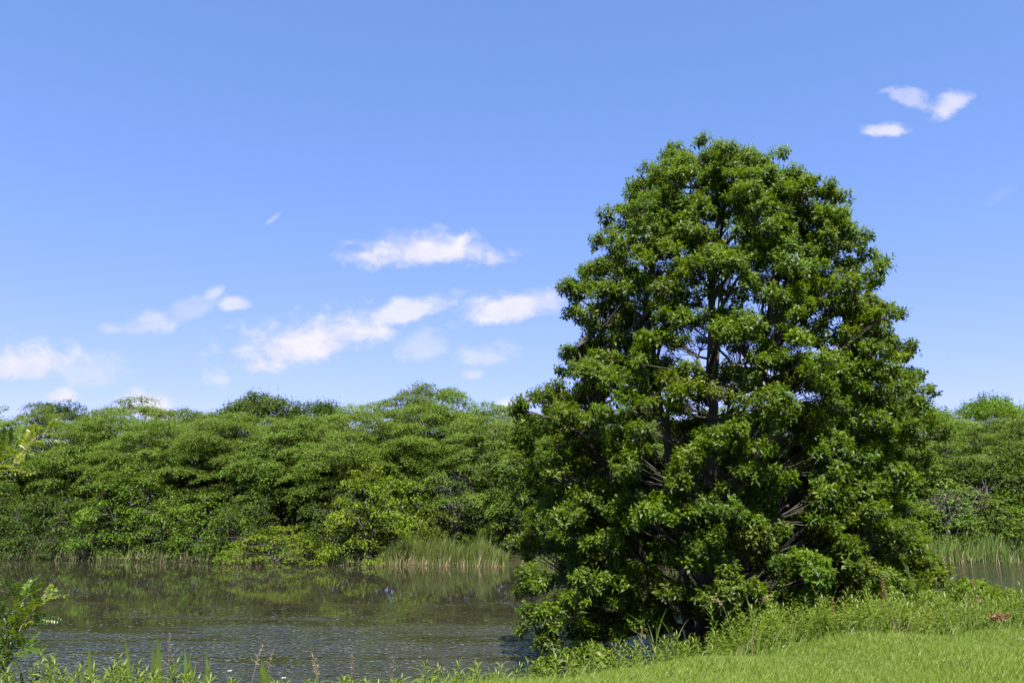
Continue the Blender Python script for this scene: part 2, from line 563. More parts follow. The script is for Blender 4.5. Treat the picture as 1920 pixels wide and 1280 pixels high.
# ------------------------------------------------------------------ far bank: trees with layered sprays
def spray_leaves(mb, rng, c, rs, n, flat, ll, tone, g=(0, 0)):
    """A leafy spray: a shallow drooping dish of leaves about c (rs wide, flat: thickness factor)."""
    r = rs * np.sqrt(rng.random(n))
    a = rng.random(n) * 2 * PI
    # break the rim into lobes
    lob = 0.78 + 0.30 * np.sin(a * rng.integers(3, 6) + rng.random() * 6)
    r = r * lob
    P = np.stack([r * np.cos(a), r * np.sin(a), -0.24 * r * r / rs + r * np.cos(a) * g[0] + r * np.sin(a) * g[1] + rng.normal(0, flat, n)], -1) + c
    D = np.stack([np.cos(a) + rng.normal(0, 0.7, n), np.sin(a) + rng.normal(0, 0.7, n), rng.normal(-0.30, 0.35, n)], -1)
    U = np.stack([rng.normal(0, 0.32, n) - g[0] * .7, rng.normal(0, 0.32, n) - g[1] * .7 - 0.16, np.ones(n)], -1)
    leaves4(mb, P, D, U, ll * rng.uniform(0.7, 1.25, n), ll * 0.55 * rng.uniform(0.8, 1.2, n), np.clip(tone + rng.normal(0, 0.2, n), 0, 1))


def far_tree(name, seed, H, R, mat, bark, nspray=118, nleaf=400, ll=0.13, limbs=6, low=0.26, rs=(0.55, 1.5), flat=0.095, dome=0.42, multi=False, sep=1.0, surfrac=0.46):
    rng = np.random.default_rng(seed)
    root = empty(name)
    fork = np.array([rng.normal(0, .15), rng.normal(0, .15), H * (0.06 if multi else 0.2)])
    mb = MB()
    tube(mb, [(0, 0, -0.4), (fork[0] * .4, fork[1] * .4, fork[2] * .5), fork], np.array([0.26, 0.20, 0.17]) * H / 8, 7)
    mb.build('trunk', bark, root, True)
    tips, curves = [], []
    for k in range(limbs):
        a = 2 * PI * (k + rng.uniform(-.3, .3)) / limbs
        rr = R * (0.25 if k == 0 else rng.uniform(0.45, 0.8))
        z = H * (1 - dome * (rr / R) ** 2) * rng.uniform(0.78, 0.92)
        e = np.array([rr * math.cos(a), rr * math.sin(a), z])
        mid = np.array([e[0] * 0.35, e[1] * 0.35, fork[2] + (z - fork[2]) * 0.62])
        cv = bez(fork, mid, e, 9)
        cv[2:-1] += rng.normal(0, 0.09, (6, 3))
        curves.append(cv)
    # spray centres fill an umbrella-shaped crown in layers
    pts = []
    tries = 0
    while len(pts) < nspray and tries < 6000:
        tries += 1
        r = R * math.sqrt(rng.random())
        a = rng.random() * 2 * PI
        surf = len(pts) < nspray * surfrac
        top = H * (1 - dome * (r / R) ** 2.2) - 0.25
        bot = H * low * (0.7 + 0.6 * (1 - r / R))
        z = top - (0.1 * rng.random() if surf else (top - bot) * rng.random() ** 1.25)
        p = np.array([r * math.cos(a), r * math.sin(a), z + rng.normal(0, .2)])
        if all(abs(p[2] - q[2]) > 0.36 * sep or np.hypot(*(p - q)[:2]) > 0.82 * sep for q in pts):
            pts.append(p)
    pts = np.array(pts)
    own = np.array([int(np.argmin([np.min(np.linalg.norm((cv - p) * [1, 1, 0.8], axis=1)) for cv in curves])) for p in pts])
    for k, cv in enumerate(curves):
        lm, fm = MB(), MB()
        tube(lm, cv, np.linspace(0.11, 0.02, 9) * H / 8, 6)
        for p in pts[own == k]:
            cand = cv[cv[:, 2] < p[2] + 0.2]
            cand = cand if len(cand) else cv[:2]
            s = cand[np.argmin(np.linalg.norm(cand - p, axis=1))]
            m = (s + p) / 2 + np.array([0, 0, 0.12]) + rng.normal(0, 0.08, 3)
            tube(lm, bez(s, m, p, 5), np.array([.024, .02, .016, .012, .006]) * (H / 8) ** .5, 4)
            sz = rng.uniform(*rs)
            spray_leaves(fm, rng, p, sz, int(nleaf * (sz / 1.05) ** 1.7), flat, ll, 0.45 + rng.normal(0, 0.18), rng.normal(0, .15, 2) - .28 * p[:2] / R)
        lo = lm.build('limb', bark, root, True)
        if fm.n:
            fm.build('foliage', mat, lo)
    return root


protos = {}
for i, (H, R) in enumerate([(8.0, 4.2), (8.4, 3.8), (7.6, 4.4), (8.2, 4.0), (7.8, 3.6)]):
    protos['cherry%d' % i] = far_tree('cherry_tree', 100 + i, H, R, M['cherry_leaf'], M['cherry_bark'])
for i, (H, R) in enumerate([(8.0, 3.4), (8.2, 3.8)]):
    protos['round%d' % i] = far_tree('broadleaf_tree', 200 + i, H, R, M['bright_leaf'], M['cherry_bark'], 130, 520, 0.15, 7, 0.2, (0.75, 1.15), 0.2, 0.55, sep=0.62, surfrac=0.6)
for i, (H, R) in enumerate([(3.0, 1.9), (2.6, 2.1), (3.3, 1.7), (2.2, 1.6)]):
    protos['bush%d' % i] = far_tree('bush', 300 + i, H, R, M['deep_leaf'], M['cherry_bark'], 56, 230, 0.115, 5, 0.05, (0.34, 0.66), 0.07, 0.62, True, sep=0.45)
USED = set()


def place(key, name, x, df, s, sz, rz, label, cat, group, mat=None):
    """Puts a copy of a prototype df metres inland of the far shore."""
    src = protos[key]
    if key in USED:
        o = copy_tree(src)
    else:
        o = src
        USED.add(key)
    o.name = name
    y = float(y_far(x)) + df
    o.location = (x, y, float(height(np.array([x]), np.array([y]))[0]) - 0.05)
    o.rotation_euler = (0, 0, rz)
    o.scale = (s, s, sz)
    tag(o, label, cat, group)
    if mat:
        for l in o.children:
            for f in l.children:
                f.material_slots[0].link = 'OBJECT'
                f.material_slots[0].material = M[mat]
    return o


rng = np.random.default_rng(5)
# (proto, x, inland, scale, z scale, label, material)
FAR = [
    # front row
    ('cherry0', -32.0, 3.6, 1.0, .92, 'spreading cherry tree at the left edge of the far bank', None),
    ('cherry1', -27.2, 3.2, 1.0, .86, 'dark-limbed cherry tree behind the thin reeds, far left bank', None),
    ('cherry2', -22.6, 3.4, 1.0, .88, 'cherry tree with a dark slanting limb, left part of the far bank', None),
    ('cherry3', -18.2, 3.3, 1.02, .84, 'leafy cherry tree below the tallest dark dome on the far bank', None),
    ('cherry4', -13.8, 3.5, 1.05, .86, 'cherry tree just behind the low lime-green bush at the water', None),
    ('cherry0', -9.4, 3.4, 1.0, .86, 'cherry tree behind the yellow-green bushes left of the reed bed', None),
    ('cherry1', -5.2, 3.8, 1.0, .90, 'cherry tree with bare pale twigs showing, directly behind the reed bed', None),
    ('cherry2', -1.0, 3.3, .98, .84, 'cherry tree at the right end of the far reed bed', None),
    ('cherry3', 3.4, 3.6, 1.0, .86, 'far cherry tree seen past the left edge of the big oak', None),
    ('cherry4', 8.0, 3.6, 1.0, .84, 'far cherry tree glimpsed between the lower boughs of the big oak', None),
    ('cherry0', 12.6, 3.6, 1.0, .84, 'far cherry tree glimpsed behind the stems of the big oak', None),
    ('cherry1', 17.2, 3.6, 1.0, .84, 'far cherry tree glimpsed behind the right boughs of the big oak', None),
    ('cherry2', 22.6, 4.6, 1.06, .84, 'grey-green cherry tree right of the big oak, above bare twigs', None),
    ('cherry3', 27.6, 5.2, 1.1, .84, 'grey-green cherry tree at the right edge, above the right-hand reeds', None),
    ('bush2', 30.6, 1.2, 1.9, 1.6, 'dark green rounded tree at the right edge behind the reeds', 'deep_leaf'),
    ('cherry4', 33.4, 3.6, 1.05, .88, 'shore tree of the far bank standing past the dark round tree on the right', None),
    ('cherry1', 38.2, 3.6, 1.05, .88, 'last shore tree of the far bank on the right', None),
    ('cherry2', -36.8, 3.6, 1.0, .90, 'last shore tree of the far bank on the left', None),
    # skyline row
    ('cherry4', -34.0, 9.0, 1.1, 1.10, 'tall tree topping the skyline at the far left edge', 'deep_leaf'),
    ('cherry3', -28.4, 9.5, 1.0, 1.06, 'skyline cherry tree with thin wispy top, second from the left', None),
    ('cherry2', -24.0, 9.0, 1.0, 1.06, 'skyline cherry tree with small tufted tip near the left clouds', None),
    ('round1', -18.0, 8.6, 1.28, 1.06, 'dark dome-topped tree rising highest on the left skyline', 'deep_leaf'),
    ('round0', -14.2, 9.4, 1.25, 1.0, 'dark rounded tree on the right shoulder of the tallest dome', 'deep_leaf'),
    ('cherry0', -10.2, 8.6, 1.05, 1.0, 'skyline cherry tree in the dip right of the tall dome', None),
    ('cherry1', -5.6, 8.4, 1.12, 1.10, 'pale feathery cherry tree peaking above the reed bed', None),
    ('cherry4', -1.2, 9.0, 1.0, 1.0, 'low-topped skyline cherry tree next to the left edge of the oak', None),
    ('cherry2', 3.8, 9.0, 1.0, .98, 'skyline cherry tree half hidden by the left boughs of the oak', None),
    ('cherry3', 9.0, 9.5, 1.0, .96, 'skyline tree showing through gaps left of the oak stems', None),
    ('cherry0', 14.2, 9.5, 1.0, .96, 'skyline tree showing through gaps right of the oak stems', None),
    ('cherry1', 19.4, 10.0, 1.0, .98, 'skyline tree just behind the right flank of the oak', None),
    ('cherry4', 26.4, 9.0, .62, .76, 'small brownish-leaved tree showing between the oak and the bright skyline trees', 'brown_leaf'),
    ('round1', 24.6, 11.0, 1.05, 1.08, 'bright lumpy-crowned tree on the skyline right of the oak', 'bright_leaf'),
    ('round1', 35.6, 11.0, 1.1, 1.08, 'bright skyline tree past the lumpy-crowned ones on the right', 'bright_leaf'),
    ('round0', 30.0, 11.4, 1.1, 1.10, 'bright lumpy-crowned tree on the skyline at the right edge', 'bright_leaf'),
]
for k, (key, x, df, s, sz, lab, mat) in enumerate(FAR):
    nm = {'c': 'cherry_tree', 'r': 'broadleaf_tree', 'b': 'round_tree'}[key[0]]
    place(key, nm, x, df + 2.6, s * 1.04, sz * 1.10, rng.random() * 6.28, lab, 'tree', 'trees along the far bank', mat)

BUSH = [
    ('bush0', -31.0, 0.9, 1.1, 1.0, 'mid-green bush at the far shore, left edge of the frame', None),
    ('bush1', -28.2, 1.0, 1.05, 1.0, 'dark bush second from the left at the far shore, behind the first thin reeds', None),
    ('bush3', -25.4, 0.8, 1.2, 1.2, 'green bush behind the dry straw at the left end of the shore', None),
    ('bush2', -23.0, 1.1, 1.15, 1.1, 'tall green bush behind the sparse reeds, left far shore', 'bright_leaf'),
    ('bush0', -20.4, 1.0, 1.0, .95, 'leafy bush with pale leaf edges, left far shore', 'bright_leaf'),
    ('bush1', -17.6, 1.1, 1.05, 1.05, 'green bush behind the straw-based reeds at the left shore', 'bright_leaf'),
    ('bush3', -15.2, 1.0, 1.2, 1.2, 'dark bush just left of the lime-green overhanging bush', None),
    ('bush1', -12.4, -0.9, 1.25, .62, 'low bush with a glowing lime-green top layer over the water', 'lime_leaf'),
    ('bush0', -9.9, 0.9, 1.0, .98, 'bush with a dark hollow between the lime bush and the yellow-green bush', None),
    ('bush2', -7.9, 0.2, 1.15, 1.15, 'tall yellow-green bush at the left end of the reed bed', 'lime_leaf'),
    ('bush3', -5.9, 2.9, 1.2, 1.25, 'yellow-green bush rising behind the left half of the reed bed', 'lime_leaf'),
    ('bush1', -3.2, 3.0, 1.1, .9, 'greyish bush behind the middle of the reed bed', 'cherry_leaf'),
    ('bush0', 0.6, 1.6, 1.0, 1.0, 'bright bush right of the reed bed beside the oak boughs', 'bright_leaf'),
    ('bush2', 3.4, 1.2, 1.05, 1.0, 'shore bush seen under the left boughs of the oak', 'bright_leaf'),
    ('bush3', 6.6, 1.2, 1.2, 1.1, 'shore bush seen behind the lower left oak branches', None),
    ('bush1', 10.4, 1.2, 1.1, 1.1, 'shore bush seen between the oak stems', None),
    ('bush0', 14.0, 1.2, 1.1, 1.1, 'shore bush seen low behind the right oak boughs', None),
    ('bush2', 18.2, 1.4, 1.1, 1.1, 'shore bush hidden mostly by the bush beside the oak', None),
    ('bush1', 21.6, 2.6, 1.25, 1.2, 'bushy green shrub left of the right-hand reeds', 'bright_leaf'),
    ('bush3', 27.2, 2.6, 1.7, 1.0, 'bright layered shrub behind the right-hand reeds', 'bright_leaf'),
    ('bush0', 29.4, 1.8, 1.1, .8, 'green shrub behind the right end of the right-hand reeds', 'bright_leaf'),
    ('bush3', 25.6, 4.6, 1.7, 1.35, 'pale olive shrub above the layered shrub on the right', 'cherry_leaf'),
]
for key, x, df, s, sz, lab, mat in BUSH:
    place(key, 'bush', x, df + .5, s * 1.14, sz * 1.42, rng.random() * 6.28, lab, 'bush', 'bushes at the far waterline', mat)


def bare_shrub(seed, x, df, z, label, w=1.3):
    rng = np.random.default_rng(seed)
    y = float(y_far(x)) + df
    g = gz(x, y)
    root = empty('bare_shrub', (x, y, g))
    tag(root, label, 'bare shrub')
    for k in range(7):
        mb = MB()
        a = k * .9 + rng.random()
        e = np.array([math.cos(a) * w * rng.uniform(.4, 1), math.sin(a) * w * .6, z - g + rng.uniform(-.3, .7)])
        cv = bez((0, 0, -.1), (e[0] * .2, e[1] * .2, e[2] * .7), e, 8)
        tube(mb, cv, np.linspace(.05, .012, 8), 5)
        n = 34
        i = rng.integers(3, 8, n)
        b0 = cv[i]
        d = rng.normal(0, .45, (n, 3)) + [0, -.15, .12]
        tubes(mb, np.stack([b0, b0 + d * .5 + rng.normal(0, .05, (n, 3)), b0 + d], 1), np.broadcast_to(np.array([.013, .010, .005]), (n, 3)), 3)
        mb.build('branch', M['twig_bark'], root)


bare_shrub(1, 27.6, 3.4, 3.6, 'tangle of bare grey twigs among the shrubs at the right')
bare_shrub(2, 25.4, 3.2, 3.0, 'bare greyish twigs under the pale olive shrub at the right', 1.0)
bare_shrub(3, -3.2, 3.6, 4.0, 'bare pale branches in the dark above the reed bed', 1.1)


def far_reeds(name, seed, x0, x1, n, hmin, hmax, straw, kind_label, back=1.6):
    rng = np.random.default_rng(seed)
    x = rng.uniform(x0, x1, n)
    d = rng.random(n) ** 1.3 * back - 0.15
    y = y_far(x) + d
    z = np.maximum(height(x, y), -0.25)
    P = np.stack([x, y, z], -1)
    edge = smoothstep(0, 0.28, (x - x0) / (x1 - x0)) * smoothstep(0, 0.28, (x1 - x) / (x1 - x0))
    clump = 0.75 + 0.2 * np.sin(x * 2.1 + seed) * np.sin(x * 0.77) + rng.normal(0, .14, n)
    H = rng.uniform(hmin, hmax, n) * (0.5 + 0.5 * edge) * clump
    mb = MB()
    k = rng.random(n) > straw
    blades(mb, P[k], H[k], rng.uniform(.020, .050, k.sum()), rng.random(k.sum()) * 6.28, rng.uniform(0.03, .38, k.sum()), np.clip(rng.normal(.5, .22, k.sum()), 0, 1), 3)
    tag(mb.build(name, M['reed']), kind='stuff', label=kind_label)
    mb = MB()
    k = ~k
    blades(mb, P[k] - [0, .12, 0], H[k] * rng.uniform(.2, .85, k.sum()) ** 1.3, rng.uniform(.02, .04, k.sum()), rng.random(k.sum()) * 6.28, rng.uniform(0.02, .5, k.sum()), rng.random(k.sum()), 2)
    tag(mb.build('dry_' + name, M['straw']), kind='stuff', label='dry straw-coloured stalks at the foot of the reeds')


far_reeds('reeds', 1, -7.2, -0.2, 5600, 1.0, 1.85, 0.24, 'dense green reed bed at the foot of the far trees')
far_reeds('reeds', 2, -33, -7.0, 1700, 0.4, 1.3, 0.5, 'sparse reeds with straw bases along the left far shore', 0.9)
far_reeds('reeds', 3, 19.5, 36, 5200, 1.0, 1.75, 0.2, 'reeds along the far shore right of the oak', 2.2)
far_reeds('reeds', 4, 0.5, 19, 1500, 0.7, 1.5, 0.3, 'reeds at the far shore behind the oak', 0.8)

# undergrowth, rising behind into a leaf mass added to close bright sky gaps
rng = np.random.default_rng(77)
n = 68000
x = rng.uniform(-48, 54, n)
d = 2.0 + 23 * rng.random(n) ** .6
y = y_far(x) + d
hh = rng.random(n) ** 1.1 * np.interp(d, [2, 5, 9, 14, 19, 25], [0.9, 1.8, 3.2, 5.8, 8.0, 10.0]) * (0.86 + 0.14 * np.sin(x * 1.1) * np.sin(x * .43))
P = np.stack([x, y, height(x, y) + hh], -1)
mb = MB()
D = rng.normal(0, 1, (n, 3)) * [1, 1, .4]
leaves4(mb, P, D, rng.normal(0, .5, (n, 3)) + [0, 0, 1], rng.uniform(.26, .5, n), rng.uniform(.16, .28, n), np.clip(rng.normal(.3, .2, n), 0, 1))
tag(mb.build('undergrowth', M['deep_leaf']), kind='stuff', label='dark undergrowth and leafy backdrop filling the far wood')


# ------------------------------------------------------------------ the big evergreen oak
def rosette_leaves(rng, Q, A, lmin, lmax, wr, tone):
    """Whorls of leaves at the points Q with axes A -> arrays for leaves5."""
    n = len(Q)
    k = 9
    A = norm(A)
    ref = np.where(np.abs(A[:, 2:3]) > 0.85, np.array([1.0, 0, 0]), np.array([0, 0, 1.0]))
    X = norm(np.cross(A, ref))
    Y = np.cross(A, X)
    ph = (np.arange(k) * 2.4)[None] + rng.random((n, 1)) * 6.28 + rng.normal(0, .25, (n, k))
    th = np.linspace(0.55, 1.75, k)[None] + rng.normal(0, .18, (n, k))
    radial = X[:, None] * np.cos(ph)[..., None] + Y[:, None] * np.sin(ph)[..., None]
    D = A[:, None] * np.cos(th)[..., None] + radial * np.sin(th)[..., None]
    D = D + np.array([0, 0, -0.36])
    U = A[:, None] * np.sin(th)[..., None] - radial * np.cos(th)[..., None] + rng.normal(0, .22, (n, k, 3))
    P = Q[:, None] + A[:, None] * (0.02 - 0.09 * np.linspace(0, 1, k))[None, :, None]
    L = rng.uniform(lmin, lmax, (n, k)) * np.linspace(0.72, 1.0, k)[None]
    W = L * rng.uniform(wr * .85, wr * 1.15, (n, k))
    T = np.clip(tone[:, None] + np.linspace(0.16, -0.12, k)[None] + rng.normal(0, .16, (n, k)), 0, 1)
    f = lambda a: a.reshape(-1, *a.shape[2:])
    return [f(a) for a in (P, D, U, L, W, T)]


OAK = np.array([3.95, 17.0, 0.05])
STEMS = [   # world coordinates of stem polylines (x, y, z) and base radius
    ([(4.05, 17.0, -.3), (4.10, 17.0, 1.2), (4.30, 17.0, 3.0), (4.40, 16.9, 4.2), (4.53, 17.0, 6.5), (4.70, 17.1, 8.6), (4.95, 17.0, 10.5)], .185),
    ([(4.35, 17.1, -.3), (4.70, 17.2, 1.2), (5.15, 17.3, 2.6), (5.40, 17.3, 3.8), (5.52, 17.2, 5.4), (5.95, 17.2, 7.4), (6.45, 17.1, 9.8)], .165),
    ([(4.20, 17.3, -.3), (4.40, 17.5, 1.4), (4.62, 17.7, 3.0), (4.70, 17.8, 4.6), (4.95, 18.0, 6.8), (5.30, 18.1, 9.3)], .120),
    ([(3.95, 17.2, -.3), (3.78, 17.3, 1.4), (3.68, 17.3, 2.9), (3.52, 17.4, 5.1), (3.25, 17.4, 7.0), (3.20, 17.3, 9.2)], .140),
    ([(3.90, 16.9, -.3), (3.20, 16.6, 1.2), (2.55, 16.5, 2.7), (1.95, 16.5, 4.5), (1.60, 16.6, 6.4)], .115),
    ([(4.45, 16.9, -.3), (5.30, 16.7, 1.0), (6.30, 16.6, 2.7), (7.10, 16.7, 4.8), (7.55, 16.9, 7.2)], .120),
    ([(4.30, 17.3, -.3), (4.60, 18.4, 1.6), (4.80, 19.4, 4.0), (4.90, 19.9, 6.8)], .120),
    ([(4.15, 16.8, -.3), (4.20, 16.0, 1.4), (4.35, 15.2, 3.2), (4.55, 14.8, 5.2)], .100),
]
ZP = [0.0, 0.6, 1.4, 2.4, 3.6, 4.8, 5.7, 6.5, 7.2, 7.9, 8.6, 9.2, 9.8, 10.3, 10.8, 11.3]
XL = [0.7, 0.4, 0.25, 0.15, 0.20, 0.30, 0.65, 1.00, 1.05, 1.20, 1.80, 2.05, 2.55, 2.80, 3.40, 4.0]
XR = [8.6, 8.9, 8.9, 8.7, 8.6, 9.00, 9.05, 8.80, 8.45, 8.45, 8.25, 7.85, 7.55, 6.55, 5.1, 4.5]


ST_X, ST_Z = -0.20, 0.985                                   # the crown's final place
STEMS = [([(x + ST_X, y, z * ST_Z) for x, y, z in p], q) for p, q in STEMS]
XL = [q + ST_X + (-.10 if z > 8.3 else .16 if z > 5.3 else -.05) for q, z in zip(XL, ZP)]
XR = [q + ST_X - .05 for q in XR]


def oak():
    rng = np.random.default_rng(42)
    root = empty('oak_tree', OAK)
    tag(root, 'large dark evergreen oak with several stems at the pond edge, taller than everything else', 'tree')
    stems = []
    for pts, r in STEMS:
        pts = np.array(pts)
        t = np.linspace(0, len(pts) - 1, 22)
        cv = np.stack([np.interp(t, range(len(pts)), pts[:, i]) for i in range(3)], -1)
        for _ in range(2):
            cv[1:-1] = (cv[:-2] + 2 * cv[1:-1] + cv[2:]) / 4
        cv[2:-1] += rng.normal(0, .025, (19, 3))
        R = r * .86 * np.linspace(1, 0.0, 22) ** 0.75 + 0.016
        R[0] *= 1.35
        mb = MB()
        tube(mb, cv - OAK, R, 9)
        mb.build('stem', M['oak_bark'], root, True)
        stems.append(cv)
    allst = np.concatenate([s[3:] for s in stems])
    # clump centres: named outline lumps first, then a filled shell
    cl = [(4.40, 17.0, 11.00, .60), (4.95, 17.1, 10.70, .55), (3.75, 17.0, 10.55, .52), (3.05, 16.9, 9.95, .58), (3.30, 17.2, 10.25, .45), (5.8, 17.0, 9.7, .60), (6.55, 17.1, 10.15, .60),
          (7.20, 17.0, 9.7, .62), (7.35, 17.1, 8.95, .70), (2.65, 17.0, 8.75, .62), (7.85, 16.9, 8.35, .68), (1.75, 17.0, 7.60, .68), (1.75, 16.9, 6.9, .7),
          (8.05, 17.0, 7.35, .7), (1.55, 16.9, 6.35, .6), (8.30, 17.0, 6.45, .7), (8.72, 16.9, 6.45, .36), (1.05, 17.0, 5.45, .62), (8.55, 17.1, 5.55, .62), (0.62, 16.9, 4.85, .40),
          (0.42, 16.9, 5.20, .20), (8.55, 16.8, 4.75, .68), (0.75, 16.8, 4.15, .7), (8.3, 16.9, 3.95, .65), (0.68, 16.8, 3.2, .68), (7.9, 16.8, 3.2, .7), (0.65, 16.7, 2.3, .62),
          (8.2, 16.7, 2.4, .62), (0.75, 16.0, 1.5, .55), (8.3, 16.4, 1.7, .55), (0.65, 15.6, 0.95, .46), (1.3, 15.4, 1.15, .5), (1.0, 15.2, 0.55, .42), (1.75, 15.3, 0.75, .46),
          (0.85, 15.0, 0.25, .36), (1.5, 14.9, 0.45, .40), (2.2, 15.3, 1.5, .55), (2.5, 15.0, 1.0, .5), (3.0, 14.9, 1.6, .6), (1.8, 15.6, 2.0, .6)]
    cl = [(x + ST_X + ((-.10 if z > 8.3 else .12 if z > 5.3 else -.02) if x < 4.5 else -.06), y, z * ST_Z - .08, q * .82) for x, y, z, q in cl]
    named = len(cl)
    tries = 0
    while len(cl) < 299 and tries < 40000:
        tries += 1
        z = 0.75 + 10.0 * rng.random() ** 1.12
        xl, xr = np.interp(z, ZP, XL), np.interp(z, ZP, XR)
        cx, hw = (xl + xr) / 2, (xr - xl) / 2
        hd = hw * 0.92
        a = rng.random() * 2 * PI
        rc = rng.uniform(.42, .74) * (0.85 if z > 9 else 1)
        f = rng.uniform(0.30, 1.0) ** 0.5
        if (f < 0.74 and 3.2 < z < 7.4 and rng.random() < 0.85) or (a < PI and 4.0 < z < 9.0 and rng.random() < .55):
            continue                                      # the middle of the crown is open, its stems show
        rx, ry = max(hw - rc * 1.12, .1) * f, max(hd - rc * 1.12, .1) * f
        p = (cx + rx * math.cos(a), 17.0 + ry * math.sin(a), z, rc)
        if z < 1.6 and p[1] > 17.5:
            continue
        if all((p[0] - q[0]) ** 2 + (p[1] - q[1]) ** 2 + 1.5 * (p[2] - q[2]) ** 2 > (0.68 * (rc + q[3])) ** 2 for q in cl):
            cl.append(p)
    lone = []
    for ci, (x, y, z, rc) in enumerate(cl):
        c = np.array([x, y, z])
        # attach to a stem point that lies lower than the clump
        hd = np.linalg.norm(allst[:, :2] - c[:2], axis=1)
        want = z - 0.55 * hd
        cost = hd + rng.random(len(allst)) * .5 + 1.6 * np.abs(allst[:, 2] - np.maximum(want, 0.5)) + np.where(allst[:, 2] > z - .1, 3.0, 0)
        s = allst[np.argmin(cost)]
        out = c - s
        out = out / max(np.linalg.norm(out), .2)
        ax = norm(np.array([out[0] * .7, out[1] * .7, 0.75]))
        E = c - ax * rc * 0.45
        mid = s + (E - s) * 0.5 + np.array([0, 0, (-0.10 if z > 2 else .25) * np.linalg.norm(E - s) * .6]) + rng.normal(0, .10, 3)
        ln = np.linalg.norm(E - s)
        mid += rng.normal(0, .10, 3) * ln
        cv = bez(s, mid, E, 9)
        cv[1:-1] += rng.normal(0, .022 + .012 * ln, (7, 3))
        cv[1:-1] = (cv[:-2] + 3 * cv[1:-1] + cv[2:]) / 5
        bm, lm = MB(), MB()
        tube(bm, cv - OAK, np.linspace(min(.024 + .013 * ln, .07), .011, 9), 5)
        # lumps: rounded heads of leaf whorls over the end of the bough and one or two side twigs
        side = norm(np.cross(ax, rng.normal(0, 1, 3)))
        lumps = [(c + ax * rc * .30, rng.uniform(.24, .34))]
        nl = int(np.clip(round(9.6 * (rc / .65) ** 2), 4, 13))
        for q in range(nl):
            v = norm(rng.normal(0, 1, 3) + ax * .55)
            v = v * rc * rng.uniform(.5, 1.35) ** .7 * [1, 1, .85]
            lumps.append((c + v, rng.uniform(.16, .31) * (0.8 if rc < .4 else 1)))
        arrs = []
        for li, (lc, lr) in enumerate(lumps):
            lax = norm(ax * .6 + (lc - c) * .9 + np.array([0, 0, .45]) + rng.normal(0, .2, 3))
            if li:
                js = cv[5] + rng.normal(0, .01, 3)
                tube(bm, bez(js, (js + lc) / 2 - [0, 0, .05], lc - lax * lr * .4, 5) - OAK, [.011, .009, .008, .006, .005], 4)
            nr = int(19 * (lr / .26) ** 1.7) + 3
            q = norm(rng.normal(0, 1, (nr * 4, 3)))
            q = q[q @ lax > -0.12][:nr]
            nr = len(q)
            rr = lr * rng.uniform(.3, 1.15, nr) ** 0.6
            Q = lc + q * rr[:, None] * [1, 1, .74]
            ss = (lc - lax * lr * .4) + rng.normal(0, .05, (nr, 3))
            mm = (ss + Q) / 2 + rng.normal(0, .03, (nr, 3)) + [0, 0, -.03]
            k = rng.random(nr) < 0.28
            tw = np.stack([ss, mm, Q], 1)[k]
            tubes(bm, tw - OAK, np.broadcast_to(np.array([.008, .006, .004]), (len(tw), 3)), 3)
            A = q * .5 + lax * .4 + np.array([0, 0, .45]) + rng.normal(0, .22, (nr, 3))
            tone = np.clip(0.36 + rng.normal(0, .13) + rng.normal(0, .08, nr) + .22 * (q @ lax - .4), 0.02, .95)  # lump tops toned lighter: a sunlit look put into the leaf tint
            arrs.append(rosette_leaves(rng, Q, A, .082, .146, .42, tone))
        arr = [np.concatenate(z) for z in zip(*arrs)]
        bo = bm.build('bough', M['oak_bark'], root, True)
        P, D, U, L, W, T = arr
        T = np.where(rng.random(len(T)) < .02, 1.0, T)         # a few yellowing leaves
        keep = np.ones(len(P), bool)
        if y < 16.2 or ci < named:                        # a few outermost leaves become leaves of their own
            Dn, S, Un = basis(D, U)
            v = norm(np.array([0, 0, 3.0]) - P)
            area = np.abs((Un * v).sum(-1)) * L * W - 1e3 * ((c - P)[:, 1] < 0.3 * rc)
            for j in np.argsort(-area)[:3]:
                if len(lone) < 300 and area[j] > 0:
                    keep[j] = False
                    lone.append((P[j], Dn[j], S[j], Un[j], L[j], W[j], T[j]))
        P, D, U, L, W, T = [z[keep] for z in (P, D, U, L, W, T)]
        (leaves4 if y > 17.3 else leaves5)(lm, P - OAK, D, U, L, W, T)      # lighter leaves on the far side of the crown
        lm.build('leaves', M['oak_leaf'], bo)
    shapes = []
    for q in range(4):                                    # single leaves on the near side of the crown, alike leaves share a mesh
        mb = MB()
        leaves5(mb, np.zeros((1, 3)), np.array([[1.0, 0, 0]]), np.array([[0, 0, 1.0]]), 1.0, 1.0, np.array([.35 + .12 * q]), 0.16, 0.10 + .05 * q)
        shapes.append(mb.mesh('leaf', M['oak_leaf']))
    for P, Dn, S, Un, L, W, T in lone:
        o = link('leaf', shapes[int(np.clip((T - .3) / .12, 0, 3))], root)
        Mx = Matrix.Identity(4)
        for i in range(3):
            Mx[i][0], Mx[i][1], Mx[i][2], Mx[i][3] = Dn[i] * L, S[i] * W, Un[i] * W, (P - OAK)[i]
        o.matrix_local = Mx
    return root


oak()


